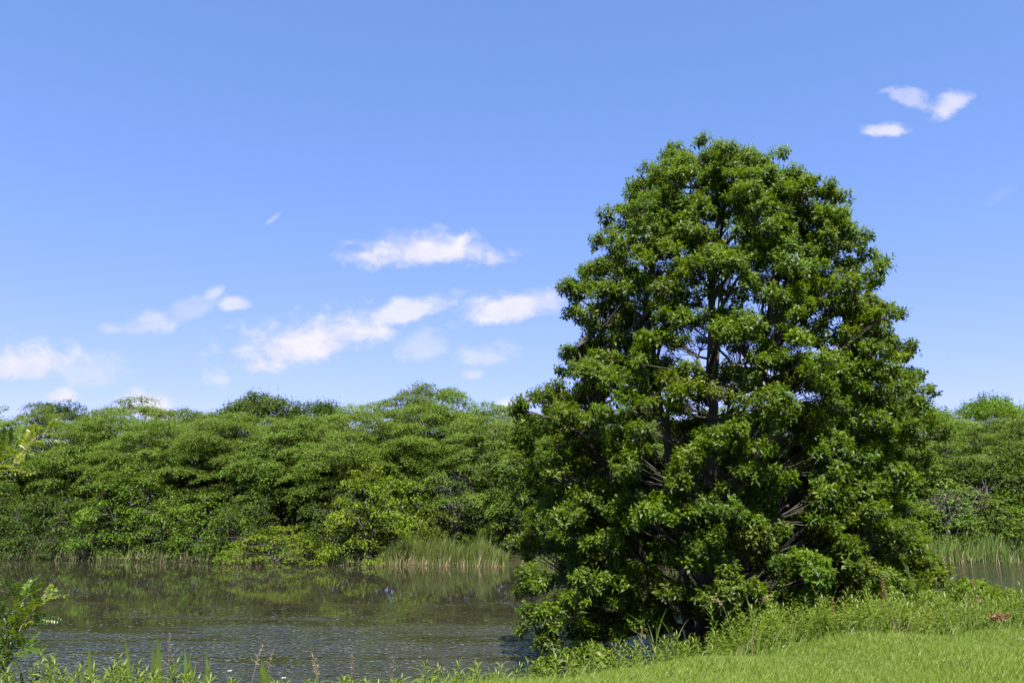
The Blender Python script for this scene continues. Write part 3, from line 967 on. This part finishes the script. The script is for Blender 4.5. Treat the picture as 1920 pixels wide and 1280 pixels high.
# ------------------------------------------------------------------ floating leaves on the pond
def floating():
    rng = np.random.default_rng(9)
    n = 420000
    x = rng.uniform(-26, 20, n)
    y = 9 + 33 * rng.random(n) ** 1.35
    patch = 0.5 + 0.28 * np.sin(x * .35 + 1.2 * np.sin(y * .3)) + 0.22 * np.sin(y * .8 + x * .21) + 0.25 * np.sin(x * 1.3 - y * .9) * np.sin(y * 1.7 + x * .4)
    dens = smoothstep(25, 15, y + 14 * (patch - .5)) * (0.15 + 0.85 * smoothstep(.35, .7, patch)) * 0.8 + 0.15 * smoothstep(.72, 1.0, patch) + 0.012
    dens = dens * smoothstep(13, 6, x)
    k = (rng.random(n) < dens) & (np.abs(x) < .68 * y + 1.5) & (near_dist(x, y) < -0.05) & (y < y_far(x) - 1.5)
    x, y = x[k], y[k]
    n = len(x)
    r = rng.uniform(.016, .038, n)
    a = rng.random(n) * 6.28
    tx, ty = rng.normal(0, .05, n), rng.normal(0.0, .06, n)
    mb = MB()
    V = np.empty((n, 6, 3))
    for i in range(6):
        an = a + i * PI / 3
        dx, dy = r * np.cos(an) * (1.25 if i % 3 == 0 else 1), r * np.sin(an)
        V[:, i] = np.stack([x + dx, y + dy, 0.010 + np.abs(tx * r) + np.abs(ty * r) + dx * tx + dy * ty], -1)
    b = (np.arange(n) * 6)[:, None]
    mb.add(V.reshape(-1, 3), quads=np.concatenate([b + [0, 1, 2, 3], b + [0, 3, 4, 5]]), tint=np.repeat(rng.random(n), 6))
    tag(mb.build('floating_leaves', M['pad']), kind='stuff', label='small floating water-plant leaves scattered over the pond')
    print('pads', n)


floating()


# ------------------------------------------------------------------ near bank: lawn, meadow grass, weeds
EDGE = np.array([(-14, 3.4), (-4, 4.6), (-1.5, 6.2), (0.2, 8.5), (1.4, 9.4), (3.4, 9.9), (6.3, 10.6), (10, 11.6), (22, 15)])


def edge_y(x):
    return np.interp(x, EDGE[:, 0], EDGE[:, 1]) + 0.15 * np.sin(x * 2.2) + 0.1 * np.sin(x * 5.3 + 1)


def scatter(rng, n, x0, x1, y0, y1):
    x = rng.uniform(x0, x1, n)
    y = rng.uniform(y0, y1, n)
    return x, y


def lawn():
    rng = np.random.default_rng(21)
    x, y = scatter(rng, 560000, -1.5, 11, 6.4, 12.4)
    k = (y < edge_y(x) + rng.normal(0, .18, len(x))) & (rng.random(len(x)) < np.clip(1.3 - np.abs(x - 4) / 11, .2, 1))
    x, y = x[k], y[k]
    n = len(x)
    pa = 0.5 + 0.25 * np.sin(x * 1.7 + np.sin(y * 2.1)) + 0.25 * np.sin(y * 2.9 - x * .8)
    P = np.stack([x, y, height(x, y) - .01], -1)
    mb = MB()
    blades(mb, P, rng.uniform(.030, .075, n) * (.75 + .5 * pa), rng.uniform(.004, .008, n), rng.random(n) * 6.28, rng.uniform(.1, 1.0, n),
           np.where(rng.random(n) < .05, 1.0, np.clip(.26 + .34 * pa + rng.normal(0, .22, n), 0, 1)), 1)
    tag(mb.build('lawn_grass', M['lawn']), kind='stuff', label='short mown grass of the lawn at the lower right')
    print('lawn', n)


def meadow():
    rng = np.random.default_rng(22)
    x, y = scatter(rng, 90000, -10, 16, 4, 19)
    dn = near_dist(x, y)
    d = y - edge_y(x)
    k = (d > -0.25 + rng.normal(0, .12, len(x))) & (dn > 0.05) & (rng.random(len(x)) < np.where(d < 2.2, 1, .55))
    x, y, d, dn = x[k], y[k], d[k], dn[k]
    n = len(x)
    P = np.stack([x, y, height(x, y) - .02], -1)
    H = rng.uniform(.14, .38, n) * (0.5 + 0.5 * smoothstep(-.2, 1.0, d)) * np.where(rng.random(n) < .04, 1.5, 1) * low_zone(x) * (1 + .5 * smoothstep(-2.4, -3.2, x))
    H = np.minimum(H, np.maximum(tip_limit(x, y) + rng.normal(0, .05, n) - P[:, 2], .05))
    mb = MB()
    blades(mb, P, H, rng.uniform(.006, .014, n), rng.random(n) * 6.28, rng.uniform(.1, .8, n), np.clip(rng.normal(.45, .24, n), 0, 1), 2)
    tag(mb.build('meadow_grass', M['meadow']), kind='stuff', label='unmown long grass on the bank between lawn and pond')
    print('meadow', n)


def weed_stem(mb, rng, base, H, nl, ll, lean, tone):
    """An upright leafy weed: a stem with a spiral of lance-shaped leaves."""
    a0 = rng.random() * 6.28
    top = base + np.array([lean[0], lean[1], H])
    cv = bez(base, base + np.array([0, 0, H * .6]), top, 4)
    tube(mb, cv, [.006, .005, .004, .002], 3, .35)
    t = np.linspace(.12, 1, nl) ** .8
    P = np.stack([np.interp(t, [0, .33, .66, 1], cv[:, i]) for i in range(3)], -1)
    ph = a0 + np.arange(nl) * 2.4
    el = np.interp(t, [0, .6, 1], [-.15, .25, 1.15]) + rng.normal(0, .12, nl)
    D = np.stack([np.cos(ph) * np.cos(el), np.sin(ph) * np.cos(el), np.sin(el)], -1)
    U = np.stack([-np.cos(ph) * np.sin(el), -np.sin(ph) * np.sin(el), np.cos(el)], -1) + rng.normal(0, .15, (nl, 3))
    L = ll * np.interp(t, [0, .5, 1], [.8, 1.1, .6]) * rng.uniform(.85, 1.15, nl)
    leaves5(mb, P, D, U, L, L * .19, np.clip(tone + .25 * (t - .5) + rng.normal(0, .1, nl), 0, 1), .15, .22)


def tip_limit(x, y):
    """Greatest height above the water that the bank plants reach: they get shorter towards the pond on the left."""
    k = np.interp(x, [-3.5, -3.1, -2.6, -1.15, -.9, .2, .7], [.180, .198, .218, .218, .196, .194, .06])
    return 3.0 - k * y


def low_zone(x):
    """The vegetation is low where the pond shows down to the water's edge."""
    return 1 - .55 * smoothstep(-3.3, -2.6, x) * smoothstep(-.9, -1.4, x) - .22 * smoothstep(7.0, 8.5, x)


def weeds():
    rng = np.random.default_rng(23)
    mb = MB()
    m = 0
    x, y = scatter(rng, 15000, -10, 17, 5, 19)
    dn, d = near_dist(x, y), y - edge_y(x)
    pa = 0.5 + 0.5 * np.sin(x * .9 + 1.3) * np.sin(x * .37 + y * .8) + 0.25 * np.sin(x * 3.1 + y * 2.3)
    k = (dn > .15) & (d > .15) & (rng.random(len(x)) < np.clip(.10 + .42 * pa + np.where(x > 5, .12, 0) + np.where(x < -2.6, .25, 0), 0, 1) * np.where(y > 14.5, .5, 1))
    for xx, yy, dd in zip(x[k], y[k], d[k]):
        H = rng.uniform(.30, .62) * (0.55 + .45 * smoothstep(0, 1.2, dd)) * low_zone(xx)
        H = max(min(H, float(tip_limit(xx, yy)) + rng.normal(0, .06) - gz(xx, yy)), .10)
        weed_stem(mb, rng, np.array([xx, yy, float(height(np.array([xx]), np.array([yy]))[0]) - .02]), H, int(16 + 16 * H), rng.uniform(.10, .17), rng.normal(0, .06, 2), rng.uniform(.35, .7))
        m += 1
    tag(mb.build('bank_weeds', M['weed_leaf']), kind='stuff', label='dense leafy green weeds on the bank below the oak')
    print('weeds', m)


def dry_grass():
    rng = np.random.default_rng(24)
    x, y = scatter(rng, 9000, -6, 14, 6, 17)
    d, dn = y - edge_y(x), near_dist(x, y)
    pa = np.sin(x * 1.9 + 2) * np.sin(y * 1.3 + x * .6)
    k = (d > .1) & (dn > .2) & (rng.random(len(x)) < np.clip(.25 + .5 * pa, .04, 1))
    x, y = x[k], y[k]
    n = len(x)
    z = height(x, y)
    H = np.minimum(rng.uniform(.2, .6, n) * low_zone(x), np.maximum(tip_limit(x, y) - z, .08))
    mb = MB()
    blades(mb, np.stack([x, y, z - .02], -1), H, rng.uniform(.004, .009, n), rng.random(n) * 6.28, rng.uniform(.1, .9, n), rng.random(n), 2)
    tag(mb.build('dry_grass', M['straw']), kind='stuff', label='last year\'s dry straw-coloured grass among the green bank weeds')


lawn()
dry_grass()
meadow()
weeds()



# ------------------------------------------------------------------ leafy shrub at the right foot of the oak
def whorl_shrub(name, seed, loc, lumps, mat, bark, label, lmin=.10, lmax=.16, wr=.38, tone0=.42):
    rng = np.random.default_rng(seed)
    loc = np.array(loc, float)
    root = empty(name, loc)
    tag(root, label, 'bush')
    for (x, y, z, rc) in lumps:
        c = np.array([x, y, z])
        s0 = np.array([x * .15, y * .15, -.15])
        cv = bez(s0, [x * .45, y * .45, z * .55], c - [0, 0, rc * .4], 7)
        bm, lm = MB(), MB()
        tube(bm, cv, np.linspace(.022, .008, 7), 5)
        nr = int(46 * (rc / .48) ** 1.8) + 6
        q = norm(rng.normal(0, 1, (nr * 4, 3)))
        q = q[q[:, 2] > -.3][:nr]
        Q = c + q * (rc * rng.uniform(.5, 1.05, len(q)) ** .5)[:, None] * [1, 1, .8]
        ss = np.broadcast_to(cv[-1], Q.shape)
        tubes(bm, np.stack([ss, (ss + Q) / 2 - [0, 0, .03], Q], 1), np.broadcast_to(np.array([.007, .005, .003]), (len(Q), 3)), 3)
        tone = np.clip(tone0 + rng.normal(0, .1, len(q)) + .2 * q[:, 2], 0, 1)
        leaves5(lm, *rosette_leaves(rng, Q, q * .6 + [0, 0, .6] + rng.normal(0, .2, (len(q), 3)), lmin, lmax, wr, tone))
        lm.build('leaves', mat, bm.build('branch', bark, root, True))
    return root


rng = np.random.default_rng(61)
lumps = []
for k in range(46):
    t = rng.random()
    lumps.append((rng.uniform(-1.5, 1.75), rng.uniform(-1.0, .9), 0.0, rng.uniform(.3, .46)))
lumps = [(x, y, max(.25, (1.55 - .42 * abs(x - .1) ** 1.3) * rng.uniform(.35, 1.0)), rc) for x, y, _, rc in lumps]
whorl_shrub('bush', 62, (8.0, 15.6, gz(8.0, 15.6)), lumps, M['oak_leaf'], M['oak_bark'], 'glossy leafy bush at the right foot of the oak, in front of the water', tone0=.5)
lumps = [(rng.normal(0, .16), rng.normal(0, .14), z, .16) for z in np.linspace(.3, 1.0, 9)]
whorl_shrub('young_shrub', 63, (9.55, 15.4, gz(9.55, 15.4)), lumps, M['deep_leaf'], M['oak_bark'], 'small dark upright shrub against the water at the right edge', .06, .10, .3, .2)
whorl_shrub('young_shrub', 64, (1.35, 12.9, gz(1.35, 12.9)), [(0, 0, .62, .22), (.22, .05, .5, .18), (-.2, 0, .42, .18), (.05, -.1, .3, .2)], M['weed_leaf'], M['oak_bark'],
            'broad-leaved sapling below the drooping left boughs of the oak', .10, .17, .42, .45)


# ------------------------------------------------------------------ locust branches reaching in from the left
def pinnate(rng, L, pairs, leaflet, tone):
    """One compound leaf along +X: rachis and paired leaflets, returned as two mesh builders."""
    mb = MB()
    t = np.linspace(0, 1, 5)
    cv = np.stack([t * L, 0 * t, -.22 * L * t * t + .10 * L * t], -1)
    tube(mb, cv, [.0022, .002, .0017, .0014, .001], 3, .8)
    tt = np.linspace(.14, .97, pairs)
    P = np.stack([np.interp(tt, t, cv[:, i]) for i in range(3)], -1)
    P = np.concatenate([P, P, cv[-1:]])
    sg = np.concatenate([np.ones(pairs), -np.ones(pairs), [0]])
    D = np.stack([0.45 + .2 * np.abs(sg) * 0 + (sg == 0), sg, rng.normal(-.12, .16, len(sg))], -1)
    U = np.stack([rng.normal(0, .2, len(sg)), rng.normal(0, .2, len(sg)), np.ones(len(sg))], -1)
    LL = leaflet * np.concatenate([1.1 - .5 * np.abs(tt - .45)] * 2 + [[.9]])
    leaves5(mb, P, D, U, LL, LL * .42, np.clip(tone + rng.normal(0, .09, len(sg)), 0, 1), .12, .12)
    return mb


LEAFMESH = []
_r = np.random.default_rng(71)
for q in range(8):
    LEAFMESH.append(pinnate(_r, _r.uniform(.19, .29), int(_r.integers(7, 10)), .060, .34 + .09 * q).mesh('compound_leaf', M['locust_leaf']))


def frond_at(root, rng, p, d, scale, young):
    d = norm(np.array(d, float))
    up = norm(np.array([rng.normal(0, .35), rng.normal(0, .35), 1.0]))
    s = norm(np.cross(up, d))
    u = np.cross(d, s)
    q = int(np.clip(rng.normal(6.3 if young else 2.2, 1.3), 0, 7))
    o = link('compound_leaf', LEAFMESH[q], root)
    Mx = Matrix.Identity(4)
    for i in range(3):
        Mx[i][0], Mx[i][1], Mx[i][2], Mx[i][3] = d[i] * scale, s[i] * scale, u[i] * scale, p[i]
    o.matrix_local = Mx


def locust(name, seed, loc, trunk, branches, label, cat):
    rng = np.random.default_rng(seed)
    loc = np.array(loc, float)
    root = empty(name, loc)
    tag(root, label, cat)
    mb = MB()
    tr = np.array(trunk, float)
    tube(mb, tr, np.linspace(.055, .018, len(tr)), 7)
    mb.build('trunk', M['oak_bark'], root, True)
    for (a, b, c, nf, young) in branches:
        cv = bez(np.array(a, float), np.array(b, float), np.array(c, float), 12)
        cv[1:] += rng.normal(0, .008, (11, 3))
        mb = MB()
        tube(mb, cv, np.linspace(.013, .003, 12), 5)
        mb.build('branch', M['pale_bark'] if young else M['oak_bark'], root, True)
        dirn = norm(cv[-1] - cv[0])
        nf = int(nf * 1.7)
        for k in range(nf):
            t = 1 - (1 - .2) * (k / max(nf - 1, 1)) ** 1.1
            i = t * 11
            p = np.array([np.interp(i, range(12), cv[:, j]) for j in range(3)])
            an = k * 2.4 + rng.normal(0, .3)
            sd_ = norm(np.cross(dirn, [0, 0, 1]))
            up_ = np.cross(sd_, dirn)
            d = dirn * (.95 if k == 0 else .45) + sd_ * math.cos(an) * .8 + up_ * math.sin(an) * .55 + np.array([0, 0, .12])
            frond_at(root, rng, p, d, rng.uniform(.75, 1.15) * (.8 if k < 2 else 1), young and k < nf * .5)
    return root


# low sapling at the left edge of the picture
B = (-4.10, 6.6)
z0 = gz(*B)
sap = locust('locust_sapling', 81, (B[0], B[1], z0), [(0, 0, -.1), (.03, 0, .35), (.12, .02, .75)],
       [((.04, 0, .30), (.22, 0, .75), (.55, .05, 1.16), 13, True), ((.08, 0, .5), (.18, .05, .9), (.30, .1, 1.22), 12, False), ((.05, 0, .35), (.25, -.05, .55), (.50, -.1, .72), 11, False),
        ((.02, 0, .25), (-.05, .05, .7), (.02, .1, 1.06), 11, False), ((.10, 0, .65), (.30, .1, .85), (.42, .12, .95), 9, False), ((.03, 0, .25), (-.02, -.1, .45), (.12, -.15, .62), 9, False)],
       'leafy pinnate-leaved sapling standing over the water at the lower left', 'sapling')
sap.scale = (.70, .70, .80)
# taller tree whose trunk stands outside the picture to the left
B = (-4.95, 6.5)
z0 = gz(*B)
zz = lambda z: z - z0 - .10
locust('locust_tree', 82, (B[0], B[1], z0), [(0, 0, -.1), (.05, 0, 1.2), (-.05, .05, 2.6), (.02, 0, 4.2)],
       [((0, 0, zz(2.9)), (.55, .1, zz(3.25)), (1.12, .1, zz(3.72)), 15, True), ((0, 0, zz(2.8)), (.5, .0, zz(3.15)), (.95, .0, zz(3.45)), 14, True), ((0, 0, zz(2.7)), (.4, -.1, zz(3.1)), (.86, -.2, zz(3.28)), 12, False),
        ((0, 0, zz(3.0)), (.4, .1, zz(3.3)), (.80, .2, zz(3.62)), 13, False), ((0, 0, zz(2.3)), (.4, .1, zz(2.55)), (.80, .1, zz(2.45)), 12, True), ((0, 0, zz(2.2)), (.4, .0, zz(2.4)), (.72, -.1, zz(2.55)), 10, False),
        ((0, 0, zz(2.6)), (.3, .1, zz(2.9)), (.62, .1, zz(3.02)), 10, False), ((0, 0, zz(3.3)), (.3, .1, zz(3.6)), (.62, .1, zz(3.85)), 10, False)],
       'yellow-tipped pinnate branches reaching in from the left edge of the frame', 'tree')


# ------------------------------------------------------------------ single plants on the near bank
def reed_shoot(x, y, H, seed, label, group=None, nb=5, wid=.022, mat='reed', spread=.28):
    rng = np.random.default_rng(seed)
    root = empty('reed_shoot', (x, y, gz(x, y)))
    tag(root, label, 'reed', group)
    mb = MB()
    tube(mb, [(0, 0, -.05), (.01, 0, H * .4), (.02, .01, H * .8)], [.007, .006, .003], 5)
    mb.build('stem', M[mat], root, True)
    for k in range(nb):
        a = k * 2.5 + rng.normal(0, .4)
        z = H * (.10 + .62 * k / nb)
        L = H * rng.uniform(.42, .62)
        t = np.linspace(0, 1, 6)
        lean = spread * rng.uniform(.6, 1.4)
        cv = np.stack([np.cos(a) * L * lean * (t + t * t) / 2 + .01, np.sin(a) * L * lean * (t + t * t) / 2, z + L * (t - .25 * lean * t ** 2.5)], -1)
        sdv = np.array([-math.sin(a) * .5 + .75, math.cos(a) * .3, 0])
        wd = wid * np.array([.55, .95, 1.0, .8, .45, .03])[:, None] / 2
        mid = cv + np.array([math.cos(a), math.sin(a), 0]) * -.003
        mb = MB()
        V = np.concatenate([cv - sdv * wd, mid, cv + sdv * wd])
        i = np.arange(5)
        q = np.concatenate([np.stack([i, i + 1, i + 7, i + 6], -1), np.stack([i + 6, i + 7, i + 13, i + 12], -1)])
        mb.add(V, quads=q, tint=np.clip(rng.normal(.55, .15), 0, 1))
        mb.build('blade', M[mat], root, True)
    return root


SH = [(x, y, t - gz(x, y)) for x, y, t in [(-3.98, 8.0, 1.62), (-3.82, 8.2, 1.54), (-3.62, 8.0, 1.66), (-3.42, 8.1, 1.73), (-3.30, 7.9, 1.69), (-3.16, 8.2, 1.62), (-3.02, 8.0, 1.55),
                                           (-2.92, 8.1, 1.62), (-2.42, 8.2, 1.54), (-2.30, 8.0, 1.49)]]
LB = ['reed shoot left of the broadest bright blades at the bottom left', 'short pale reed shoot in the bottom left row', 'broad bright reed shoot in the bottom left row',
      'tallest reed shoot in the bottom left row, below the dry stalk', 'upright reed shoot beside the tallest one at the bottom left', 'reed shoot at the right end of the tall bottom left row',
      'half-hidden reed shoot in front of the leafy weeds, bottom left', 'thin reed shoot beside the leafy weed at the bottom left', 'low reed shoot below the twin dry stalks', 'last low reed shoot before the open water, bottom left']
for k, ((x, y, H), lb) in enumerate(zip(SH, LB)):
    reed_shoot(x, y, H, 900 + k, lb, 'reed shoots at the bottom left', 5, .046, 'reed', .16)
reed_shoot(-4.42, 7.0, 1.78 - gz(-4.42, 7.0), 931, 'dark broad reed blades below the pinnate sapling, far left', None, 5, .05, 'reed', .22)
reed_shoot(-4.12, 7.1, 1.80 - gz(-4.12, 7.1), 932, 'arching grass-like reed right of the pinnate sapling', None, 6, .02, 'reed', .7)
reed_shoot(2.15, 12.6, 1.25, 941, 'tall pale reed leaning over the weeds below the left of the oak', None, 6, .035, 'reed', .55)
reed_shoot(2.45, 12.8, 1.0, 942, 'shorter reed with a slanting blade below the left of the oak', None, 5, .032, 'reed', .75)
reed_shoot(3.75, 13.1, 1.0, 943, 'slender upright reed below the middle of the oak', None, 5, .022, 'reed', .25)
reed_shoot(5.05, 13.3, 1.05, 944, 'reed with one long pale blade below the right half of the oak', None, 5, .032, 'reed', .6)
reed_shoot(5.95, 12.3, 1.15, 945, 'dark-stemmed reed with two stiff blades in front of the right bush', None, 5, .042, 'reed', .6)


def dry_stalk(name, x, y, H, seed, label, cat, mat='straw', head=.35, lean=(0.05, 0), dense=26, arch=0.0, group=None):
    """A bare stalk that ends in a branched seed head."""
    rng = np.random.default_rng(seed)
    root = empty(name, (x, y, gz(x, y)))
    tag(root, label, cat, group)
    top = np.array([lean[0], lean[1], H])
    cv = bez((0, 0, -.05), (lean[0] * .2, lean[1] * .2, H * (.6 + arch)), top, 9)
    mb = MB()
    tube(mb, cv, np.linspace(.0038, .0014, 9), 5)
    st = mb.build('stem', M[mat], root, True)
    hb = MB()
    i0 = (1 - head) * 8
    for k in range(dense):
        i = i0 + (8 - i0) * k / dense
        p = np.array([np.interp(i, range(9), cv[:, j]) for j in range(3)])
        a = rng.random() * 6.28
        l = H * head * rng.uniform(.15, .36) * (1.2 - k / dense)
        e = p + np.array([math.cos(a) * l * .6, math.sin(a) * l * .6, l * rng.uniform(.3, .9) * (1 if arch == 0 else rng.uniform(-.6, .8))])
        tube(hb, [p, (p + e) / 2 + [0, 0, .01], e], [.0022, .0018, .001], 3, rng.random())
        m = 3
        leaves4(hb, np.repeat(e[None], m, 0) - rng.random((m, 1)) * (e - p) * .6, rng.normal(0, 1, (m, 3)) + [0, 0, .6], rng.normal(0, 1, (m, 3)), .014, .006, rng.random(m))
    hb.build('seed_head', M[mat], root)
    return root


dry_stalk('dry_stalk', -3.36, 8.3, 1.80 - gz(-3.36, 8.3), 1, 'tall pale dry stalk standing above the bottom left reeds', 'dry stalk', lean=(-.03, 0), dense=10)
dry_stalk('dry_stalk', -2.62, 8.4, 1.66 - gz(-2.62, 8.4), 2, 'left one of two thin dry stalks above the bottom left weeds', 'dry stalk', lean=(.14, 0), dense=12)
dry_stalk('dry_stalk', -2.44, 8.3, 1.64 - gz(-2.44, 8.3), 3, 'right one of two thin dry stalks above the bottom left weeds', 'dry stalk', lean=(.10, 0), dense=9)
dry_stalk('dry_stalk', -3.9, 7.6, .62, 4, 'long bent dry stem lying slantwise over the bottom left reeds', 'dry stalk', lean=(.75, .1), dense=4, head=.15)
dry_stalk('seeding_grass', -2.05, 9.3, 1.42 - gz(-2.05, 9.3), 5, 'feathery grass seed head over the water left of the bottom centre', 'grass stalk', lean=(-.16, 0), dense=30)
dry_stalk('seeding_grass', -1.8, 9.4, 1.40 - gz(-1.8, 9.4), 6, 'thin upright grass stalk over the water at the bottom centre', 'grass stalk', lean=(.03, 0), dense=14)
dry_stalk('seeding_grass', -1.35, 9.5, 1.36 - gz(-1.35, 9.5), 7, 'lone grass stalk with a small seed head near the bottom centre', 'grass stalk', lean=(.02, 0), dense=12)
dry_stalk('seeding_grass', 3.35, 12.6, .95, 8, 'arching clump of seeding grass against the dark foot of the oak', 'grass stalk', lean=(-.35, -.1), dense=40, arch=.45)
dry_stalk('seeding_grass', 3.6, 12.5, .85, 9, 'drooping seeding grass just right of the arching clump', 'grass stalk', lean=(.28, -.1), dense=34, arch=.45)
dry_stalk('dry_stalk', 1.95, 12.9, 1.1, 10, 'straight pale grass stalk beside the tall leaning reed', 'dry stalk', lean=(.05, 0), dense=18)
dry_stalk('dock_plant', 4.95, 12.9, .74, 11, 'rust-brown dock seed head in the weeds below the oak', 'dock plant', 'rust', .6, (.02, 0), 60)
dry_stalk('dock_plant', 5.62, 12.6, .84, 12, 'brightest rust-brown dock spike in the weeds, left of the dark-stemmed reed', 'dock plant', 'rust', .6, (.03, 0), 70)
dry_stalk('dock_plant', 7.95, 14.2, .95, 13, 'pinkish-brown dry plant in front of the water at the right', 'dock plant', 'rust', .65, (-.06, 0), 90)


def rusty_frond(x, y, z, L, rz, tilt, seed, label):
    rng = np.random.default_rng(seed)
    root = empty('dead_frond', (x, y, z))
    root.rotation_euler = (0, tilt, rz)
    tag(root, label, 'dead branch')
    mb = MB()
    t = np.linspace(0, 1, 7)
    cv = np.stack([t * L, .03 * np.sin(t * 3), .06 * t * (1 - t)], -1)
    tube(mb, cv, np.linspace(.008, .002, 7), 5)
    mb.build('stem', M['rust'], root, True)
    n = 150
    tt = rng.uniform(.12, 1, n)
    P = np.stack([np.interp(tt, t, cv[:, i]) for i in range(3)], -1)
    D = np.stack([rng.normal(.5, .3, n), rng.normal(0, .8, n), rng.normal(.1, .5, n)], -1)
    mb = MB()
    leaves5(mb, P, D, rng.normal(0, .6, (n, 3)) + [0, 0, 1], rng.uniform(.05, .11, n) * (1.2 - tt * .6), .014, rng.random(n))
    mb.build('dry_leaves', M['rust'], root)


rusty_frond(6.75, 11.0, gz(6.75, 11.0) + .18, .36, .15, -.22, 1, 'rusty dead frond lying on the weeds by the lawn edge')
rusty_frond(6.2, 10.9, gz(6.2, 10.9) + .16, .30, .05, -.10, 2, 'smaller rusty dead frond left of the other on the weeds')


def leafy_weed(x, y, H, seed, label, group=None, ll=.13, tone=.6):
    rng = np.random.default_rng(seed)
    mb = MB()
    weed_stem(mb, rng, np.array([0, 0, -.03]), H, int(22 + 14 * H), ll, rng.normal(0, .03, 2), tone)
    for _ in range(2):
        weed_stem(mb, rng, np.array([rng.normal(0, .05), rng.normal(0, .05), -.03]), H * rng.uniform(.7, .95), 24, ll, rng.normal(0, .06, 2), tone)
    o = mb.build('leafy_weed', M['weed_leaf'])
    o.location = (x, y, gz(x, y))
    tag(o, label, 'weed', group)


for k, (x, y, H, lb) in enumerate([
        (-2.72, 7.9, .86, 'pale-tipped leafy weed right of the bottom left reeds'), (-4.0, 7.2, .72, 'star-shaped bright weed top at the bottom left corner'), (-3.05, 7.6, .6, 'low leafy weed in front of the bottom left reeds'),
        (-1.02, 9.2, .62, 'leafy weed at the left end of the bottom centre clump'), (-.80, 9.2, .80, 'tallest leafy weed of the bottom centre clump'), (-.62, 9.3, .74, 'leafy weed just right of the tallest bottom centre one'),
        (-.25, 9.2, .66, 'leafy weed in the middle of the bottom centre row'), (0.10, 9.4, .60, 'small leafy weed right of the middle of the bottom centre row'), (.45, 9.8, .62, 'leafy weed below the drooping oak boughs, near the lawn tip'),
        (2.85, 11.9, .92, 'tall feathery green weed against the dark foot of the oak'), (3.1, 12.0, .74, 'shorter feathery weed right of the tall one at the foot of the oak'),
        (5.3, 12.4, .78, 'bushy green weed left of the dark-stemmed reed'), (8.6, 13.4, .7, 'lush weed below the pinkish dry plant at the right')]):
    leafy_weed(x, y, min(H, float(tip_limit(x, y)) + .06 + .05 * (k % 3) - gz(x, y)) if x < .6 else H, 500 + k, lb)


def flower(x, y, H, seed, label):
    rng = np.random.default_rng(seed)
    root = empty('white_flower', (x, y, gz(x, y)))
    tag(root, label, 'flower')
    mb = MB()
    tube(mb, [(0, 0, -.05), (.01, 0, H * .5), (.02, 0, H)], [.004, .003, .002], 4)
    mb.build('stem', M['weed_leaf'], root, True)
    mb = MB()
    n = 26
    a = np.arange(n) * 2.4
    D = np.stack([np.cos(a), np.sin(a), rng.uniform(.1, .6, n)], -1)
    leaves4(mb, np.array([.02, 0, H]) + D * .006, D, np.array([0, 0, 1.0]) + rng.normal(0, .2, (n, 3)), .018, .005, rng.random(n))
    mb.build('petals', M['petal'], root)


flower(-2.62, 7.8, 1.52 - gz(-2.62, 7.8), 1, 'white flower beside the pale-tipped weed at the bottom left')
flower(-2.2, 8.1, 1.40 - gz(-2.2, 8.1), 2, 'right-hand white flower above the low bottom left grass')
